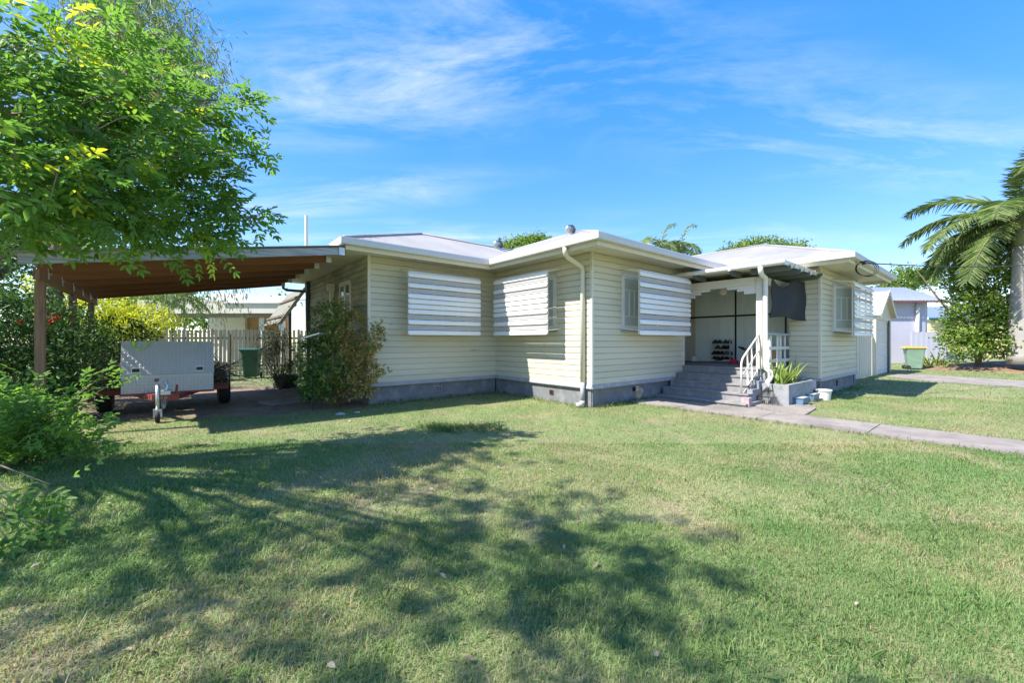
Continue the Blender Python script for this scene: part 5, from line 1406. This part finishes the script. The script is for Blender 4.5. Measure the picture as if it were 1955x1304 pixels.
# ------------------------------------------------------------------ palms and trees on the right and behind
def palm(name, label, base, h, r, fronds, flen, lw=.045, nleaf=46, lleaf=.75, spear=True, lean=(0,0), bulge=1.0, seed=3, droopf=1.0, group=None):
    q = random.Random(seed); t = thing(name, label, 'palm', base, group=group)
    top = Vector((lean[0], lean[1], h)); pts = []; rad = []
    for i in range(15):
        u_ = i/14; pts.append(Vector((lean[0]*u_*u_, lean[1]*u_*u_, h*u_ - (.05 if i == 0 else 0))))
        rad.append(r*(1.0 + .18*math.exp(-((u_-.0)/.08)**2) + .10*bulge*math.exp(-((u_-.35)/.2)**2) - .30*u_))
    b = MB(); b.tube(pts, rad, 20); b.build('trunk', M_palmtrunk, t, smooth=True)
    b = MB(); b.tube([top, top+Vector((0,0,.5)), top+Vector((0,0,1.15)), top+Vector((0,0,1.5))], [r*.66, r*.62, r*.38, r*.18], 14); b.build('crownshaft', L_plain, t, smooth=True)
    for k in range(fronds):
        az = 2*math.pi*k/fronds*2.4 + q.uniform(-.2, .2); el = q.uniform(-.45, 1.1) if k else 1.45
        L = flen*q.uniform(.85, 1.1); o = top + Vector((0, 0, 1.25)); pts = []
        d = Vector((math.cos(az)*math.cos(el), math.sin(az)*math.cos(el), math.sin(el))); p = o.copy(); n = 14
        for i in range(n+1):
            pts.append(p.copy()); p = p + d*(L/n); d = (d + Vector((0, 0, -.085*droopf*(1+i*.1)))).normalized()
        fr = MB(); fr.tube(pts, [.035*(1-i/n*.9) for i in range(n+1)], 5); ro = fr.build('frond', M_frond, t, smooth=True)
        P_, D_, N_, Ln = [], [], [], []
        for i in range(nleaf):
            u_ = .12 + .88*i/nleaf; f = u_*n; i0 = min(int(f), n-1); pp = pts[i0].lerp(pts[i0+1], f-i0); tg = (pts[i0+1]-pts[i0]).normalized()
            sd_ = tg.cross(Vector((0,0,1))); sd_ = sd_.normalized() if sd_.length > .05 else Vector((1,0,0)); up = sd_.cross(tg)
            for s_ in (-1, 1):
                P_.append(pp); D_.append(sd_*s_*.8 + tg*.55 + up*q.uniform(-.15, .45) - Vector((0, 0, q.uniform(.05, .4)))); N_.append(up + sd_*q.uniform(-.3, .3)); Ln.append(lleaf*(math.sin(math.pi*(.12+.8*u_))**.6)*q.uniform(.85, 1.1))
        m_ = len(P_)
        me = leaves(np.array(P_), np.array(D_), np.array(N_), np.array(Ln), np.full(m_, lw), np.clip(rng.normal(.5, .25, m_), 0, 1), 'leaflets', L_palm, fold=.2, curl=.25)
        link('leaflets', me, ro)
    return t
M_frond = mat('palm_rachis', (.16, .18, .07), .6)
L_plain = mat('green_crownshaft', (.17, .20, .09), .5)
pb = Vector((W(1951, 652, 17).x, 17, .40))
palm('royal_palm', 'tall royal palm with thick pale grey trunk on a mulch bed', pb, 4.9, .38, 26, 3.9, .038, 110, .85, seed=9, droopf=.85)
for i, (px, py, lab) in enumerate(((1262, 462, 'small palm crown rising behind the roof beside its taller neighbour'), (1310, 458, 'fuller palm crown showing over the roof valley'), (1236, 468, 'low palm crown just showing above the front wing roof'))):
    p = W(px, py, 25); palm('garden_palm', lab, Vector((p.x, 25+i*.8, 0)), p.z-1.55, .14, 12, 1.9, .06, 22, .5, seed=20+i, group='palms behind the roof', droopf=1.6)
plant('background_tree', 'leafy green tree behind the roof between the two turbine vents', 'tree', Vector((W(1005, 652, 30).x, 30, 0)), [e(1000, 478, 30, 46, 22, 1.6), e(1025, 465, 30, 24, 14, 1.2)], 150, 20, .26, .11, .28, L_tree, trunk=([(0,0,3), (0,0,6)], [.2,.16,.12]), nlimb=8, r0=.08)
plant('background_tree', 'spreading pale green tree behind the right wing roof', 'tree', Vector((W(1460, 652, 34).x, 34, 0)), [e(1450, 480, 34, 60, 22, 2), e(1500, 476, 34, 34, 14, 1.6), e(1400, 486, 34, 26, 14, 1.5)], 220, 20, .26, .12, .3, L_tree, trunk=([(0,0,3), (0,0,6)], [.25,.2,.14]), nlimb=10, r0=.09)
plant('background_tree', 'leafy tree above the lilac building roof', 'tree', Vector((W(1725, 652, 29).x, 29, 0)), [e(1722, 535, 29, 38, 20, 1.3), e(1765, 530, 29.5, 26, 14, 1.2), e(1700, 550, 29, 16, 10, .8)], 130, 18, .24, .12, .28, L_tree, trunk=([(0,0,2.5), (.3,0,4.6)], [.2,.15,.1]), nlimb=9, r0=.07)
plant('dense_shrub', 'dense mid green shrub beside the royal palm trunk', 'shrub', Vector((W(1868, 652, 18.3).x, 18.3, 0)), [e(1870, 530, 18.4, 58, 55, 1.0), e(1862, 610, 18, 56, 55, 1.0), e(1895, 655, 17.8, 40, 30, .8), e(1835, 655, 17.8, 24, 30, .7), e(1900, 560, 18.2, 30, 60, .9), e(1850, 490, 18.6, 32, 28, .8)], 620, 18, .15, .085, .17, L_tree, trunk=([(0,0,1.0), (.1,0,2.2)], [.12,.1,.08]), nlimb=16, r0=.05, shell=.45)
b = MB(); tb_ = Vector((W(1868, 652, 18.6).x, 18.6, 0))
sn = thing('bare_tree', 'leafless grey branches reaching out beside the dense shrub', 'tree', tb_)
for (px, py) in ((1738, 500), (1790, 515), (1770, 545), (1800, 575), (1812, 540)):
    t = W(px, py, 18.4)-tb_; b.tube([(0,0,-.02), (-.15,0,1.4), Vector((-.15,0,1.4)).lerp(t, .5)+Vector((0,0,-.15)), t], [.07, .05, .03, .008], 6)
b.build('branches', M_bark, sn, smooth=True)
# left background greenery between the carport and the neighbours, closing the horizon
plant('background_tree', 'dark leafy tree far left behind the boundary shrubs', 'tree', groundbase(-20, 12), [e(20, 520, 12, 130, 80, 1.4), e(-80, 420, 12, 120, 120, 1.4), e(120, 470, 12.3, 70, 50, 1.2)], 420, 16, .16, .07, .2, L_dark, trunk=([(0,0,1.5), (0,0,3)], [.18,.15,.12]), nlimb=12, r0=.07)
plant('background_tree', 'row of soft green trees behind the neighbour patio', 'tree', groundbase(330, 31), [e(300, 590, 31, 80, 40, 2), e(400, 600, 31, 50, 30, 2), e(220, 580, 31, 60, 50, 2), e(545, 575, 33, 14, 8, 1)], 260, 16, .34, .15, .4, L_tree, trunk=([(0,0,1.5), (0,0,2.6)], [.2,.16,.12]), nlimb=10, r0=.08)
def far_bush(px, Y, w, h, lab, lm=L_tree): plant('far_bush', lab, 'bush', groundbase(px, Y), [((groundbase(px, Y)+Vector((0,0,h*.5))).to_tuple(), (w, 1.2, h*.55))], 110, 16, .28, .13, .3, lm, nlimb=8, r0=.04, group=None)
far_bush(1880, 40, 4, 3.2, 'rounded bush beyond the yellow house corner'); far_bush(1990, 36, 4, 3.4, 'rounded bush right of the royal palm far behind', L_dark)
# small palms in the neighbour's yard beyond the fence
for i, (px, Y) in enumerate(((313, 17.5), (352, 18.3))):
    palm('slender_palm', ['slender young palm rising beyond the paling fence', 'second slender palm nearer the patio post'][i], groundbase(px, Y), 2.0, .07, 8, 1.3, .05, 18, .4, seed=40+i)
# tuft of weeds by the bin and foot of the house
wd_ = thing('dry_weed_tuft', 'dry strappy weed tuft beside the yellow lidded bin', 'weeds', G(1778, 704))
n = 120; P_ = rng.normal(size=(n, 3))*np.array([.25, .2, 0]); link('blades', leaves(P_, rand_dirs(n, .8), rand_dirs(n), rng.uniform(.4, .9, n), np.full(n, .03), rng.uniform(0, 1, n), 'blades', L_strap, curl=.4), wd_)

# power cable and coil on the eave
cb = thing('power_cable', 'black overhead service cable with a coil at the right wing eave', 'cable', H(5.45, VD-EO-.16, 3.1))
b = MB(); A0 = H(5.45, VD-EO-.15, 3.045); A1 = W(2100, 487, 14.0); n = 24; pts = []
for i in range(n+1):
    t = i/n; p = A0.lerp(A1, t); p.z -= .22*math.sin(math.pi*t); pts.append(p - cb.location)
b.tube(pts, .013, 6); b.build('cable', M_cable, cb, smooth=True)
b = MB(); c = A0 - cb.location + Vector((-.03, -.03, -.13))
for j in range(3):
    pts = [c + Vector((.22+.012*j, 0, 0))*math.cos(a*math.pi/14) + Vector((0, 0, (.155+.01*j)*math.sin(a*math.pi/14))) - V*.02*j for a in range(29)]
    b.tube(pts, .006, 6)
b.build('coil', M_cable, cb, smooth=True)
b = MB(); q = A0 - cb.location; b.bar(q + V*.0, q + V*.06, .04, .05); b.bar(q - U*.2 + V*.0, q - U*.2 + V*.06, .03, .03); b.bar(q - U*.2, q, .012, .012); b.build('insulator', M_cable, cb)
b = MB(); A1 = W(2100, 520, 16); A0b = W(1860, 545, 17)

# ------------------------------------------------------------------ grass
def inpoly(x, y, poly):
    c = np.zeros(len(x), bool); n = len(poly)
    for i in range(n):
        x0, y0 = poly[i]; x1, y1 = poly[(i+1) % n]
        m_ = ((y0 > y) != (y1 > y)) & (x < (x1-x0)*(y-y0)/((y1-y0) if abs(y1-y0) > 1e-9 else 1e-9) + x0); c ^= m_
    return c
def vnoise(x, y, s, seed):
    """cheap value noise"""
    r_ = np.random.default_rng(seed); T = r_.random((64, 64)); xs, ys = x/s, y/s
    xi, yi = np.floor(xs).astype(int), np.floor(ys).astype(int); fx, fy = xs-xi, ys-yi; fx = fx*fx*(3-2*fx); fy = fy*fy*(3-2*fy)
    g_ = lambda a, c: T[a % 64, c % 64]
    return (g_(xi, yi)*(1-fx)+g_(xi+1, yi)*fx)*(1-fy) + (g_(xi, yi+1)*(1-fx)+g_(xi+1, yi+1)*fx)*fy
def grass(n, y0, y1, hgt, wid, segs, name):
    Y = np.sqrt(rng.uniform(y0*y0, y1*y1, n)); X = Y*rng.uniform(-1.62, 1.62, n)
    dx, dy = X-O.x, Y-O.y; uu = dx*U.x+dy*U.y; vv = dx*V.x+dy*V.y
    keep = ~((uu > PATH_U[0]+.01) & (uu < PATH_U[1]-.01) & (vv < 0))
    ins = lambda a, c, d, f: (uu > a) & (uu < c) & (vv > d) & (vv < f)
    keep &= ~(ins(UL+.02, UR-.02, VM+.02, VR) | ins(0.02, UC, .02, VM+.1) | ins(UD+.02, UR-.02, VD+.02, VM) | ins(2.15, UD, -1.96, .1) | ins(2.1, 3.9, -2.75, -1.9) | ins(3.16, 5.08, -2.43, -1.8) | ins(14.2, 17.4, -2.06, 4))
    keep &= ~inpoly(X, Y, DRIVE)
    d_ = inpoly(X, Y, DIRT); keep &= ~(d_ & (rng.random(n) > .12))
    bare = vnoise(X+40, Y+40, .55, 1)*.6 + vnoise(X+40, Y+40, .17, 2)*.4
    left = np.clip((-X-.2)/2.0, 0, 1)*np.clip((5.2-Y)/2.5, 0, 1)
    keep &= rng.random(n) > np.clip((bare-.62)*4.5, 0, .5) + left*.08
    X, Y = X[keep], Y[keep]; bare = bare[keep]; left = left[keep]; n = len(X)
    big = vnoise(X+30, Y+30, 1.7, 3); med = vnoise(X+30, Y+30, .42, 4)
    h = hgt*rng.gamma(6, 1/6, n)*(.75+.45*med)*np.where(rng.random(n) < .02, 1.9, 1)
    az = rng.uniform(0, 2*np.pi, n); lean = np.abs(rng.normal(.75, .4, n))
    w = wid*rng.uniform(.7, 1.35, n)*(1+left*.8)
    d = np.stack([np.cos(az), np.sin(az), np.zeros(n)], 1); s = np.stack([-np.sin(az), np.cos(az), np.zeros(n)], 1); up = np.array([0, 0, 1.0])
    B = np.stack([X, Y, np.full(n, -.002)], 1)
    M_ = B + d*(h*lean*.35)[:, None] + up*(h*.62)[:, None]; Tp = B + d*(h*lean*1.0)[:, None] + up*(h*np.clip(1.05-lean*.35, .3, 1))[:, None]
    dry = np.clip(.35 + (big-.5)*.5 + (bare-.45)*.8 + left*.16 + rng.normal(0, .19, n), 0, 1)
    if segs == 2:
        v = np.empty((n, 5, 3)); v[:, 0] = B - s*w[:, None]/2; v[:, 1] = B + s*w[:, None]/2; v[:, 2] = M_ + s*w[:, None]*.42; v[:, 3] = M_ - s*w[:, None]*.42; v[:, 4] = Tp
        b0 = np.arange(n)[:, None]*5; f = np.concatenate([b0+np.array([[0, 1, 2]]), b0+np.array([[0, 2, 3]]), b0+np.array([[3, 2, 4]])]); k = 5
    else:
        v = np.empty((n, 3, 3)); v[:, 0] = B - s*w[:, None]/2; v[:, 1] = B + s*w[:, None]/2; v[:, 2] = Tp; f = np.arange(n)[:, None]*3 + np.array([[0, 1, 2]]); k = 3
    return v.reshape(-1, 3), f, np.repeat(dry, k)
L_grass = mat('grass_blade', (.1, .2, .05), .55, .14, .8, tint=[(0.0, (.125, .235, .065)), (.35, (.20, .295, .095)), (.62, (.31, .32, .14)), (.82, (.42, .335, .20)), (1.0, (.43, .31, .21))], trans=.35, spec=.3)
parts_ = [grass(260000, 1.2, 2.9, .024, .0026, 2, ''), grass(260000, 2.8, 5.2, .026, .0036, 2, ''), grass(230000, 5.0, 9.5, .032, .0065, 1, ''), grass(180000, 9.2, 26, .045, .015, 1, '')]
off = 0; VV_, FF_, TT_ = [], [], []
for v, f, t in parts_: VV_.append(v); FF_.append(f+off); TT_.append(t); off += len(v)
me = np_mesh('lawn_grass', np.concatenate(VV_), np.concatenate(FF_), L_grass, np.concatenate(TT_))
tag(link('lawn_grass', me), 'mown lawn grass with dry brown patches', 'grass', kind='stuff')
# longer tufts: along the walls and the rank clump in the lawn
def tufts(pts, name, label, h=.16, n_=70, spread=.12, lm=None):
    P_ = np.concatenate([np.array(p) + np.stack([rng.normal(0, spread, n_), rng.normal(0, spread, n_), np.zeros(n_)], 1) for p in pts]); m_ = len(P_)
    D_ = rand_dirs(m_, .0); D_[:, 2] = np.abs(D_[:, 2])+.7
    me = leaves(P_, D_, rand_dirs(m_), h*rng.uniform(.4, 1.2, m_), np.full(m_, .0045), np.clip(rng.normal(.3, .15, m_), 0, 1), name, lm or L_grass, curl=.35)
    return tag(link(name, me), label, 'grass', kind='stuff')
c0_ = G(872, 822); tufts([c0_ + Vector((rr.gauss(0, .28), rr.gauss(0, .16), 0)) for k in range(16)], 'long_grass', 'rank clump of long grass in the lawn before the house', .10, 60, .08)
tufts([H(u_, VM-.08) for u_ in np.linspace(-3.1, -.2, 12)] + [H(-.1, v_) for v_ in np.linspace(.2, 2.9, 10)] + [H(u_, -.08) for u_ in np.linspace(.1, 1.9, 9)] + [H(u_, VD-.08) for u_ in np.linspace(5.7, 8.9, 9)] + [H(5.15, -2.5), H(4.3, -2.5)], 'edge_grass', 'untrimmed grass along the foot of the house walls', .11, 36, .13)
tufts([G(rr.uniform(1000, 1900), rr.uniform(900, 1280)) for k in range(46)] + [G(rr.uniform(700, 1100), rr.uniform(880, 1280)) for k in range(22)], 'lawn_tufts', 'scattered longer grass tufts in the lawn', .065, 26, .07)

tufts([H(PATH_U[k % 2] + (-.03 if k % 2 == 0 else .03), -.3 - .085*k) for k in range(90)], 'path_edge_grass', 'grass creeping over the edges of the garden path', .065, 22, .05)
# fallen leaves on the lawn
n = 260; Yf = np.sqrt(rng.uniform(2, 60, n)); P_ = np.stack([Yf*rng.uniform(-1.3, .9, n), Yf, np.full(n, .028)], 1)
dxf, dyf = P_[:, 0]-O.x, P_[:, 1]-O.y; uf, vf = dxf*U.x+dyf*U.y, dxf*V.x+dyf*V.y
P_ = P_[~((uf > -3.3) & (vf > -.1)) & ~((uf > 1) & (vf < 0) & (uf < 6))]; n = len(P_)
Df = rng.normal(size=(n, 3)); Df[:, 2] *= .15
tag(link('fallen_leaves', leaves(P_, Df, rand_dirs(n, 2.5), rng.uniform(.03, .06, n), rng.uniform(.015, .028, n), rng.uniform(0, 1, n), 'fallen_leaves', L_dry)), 'scattered small dry leaves on the lawn', 'leaves', kind='stuff')
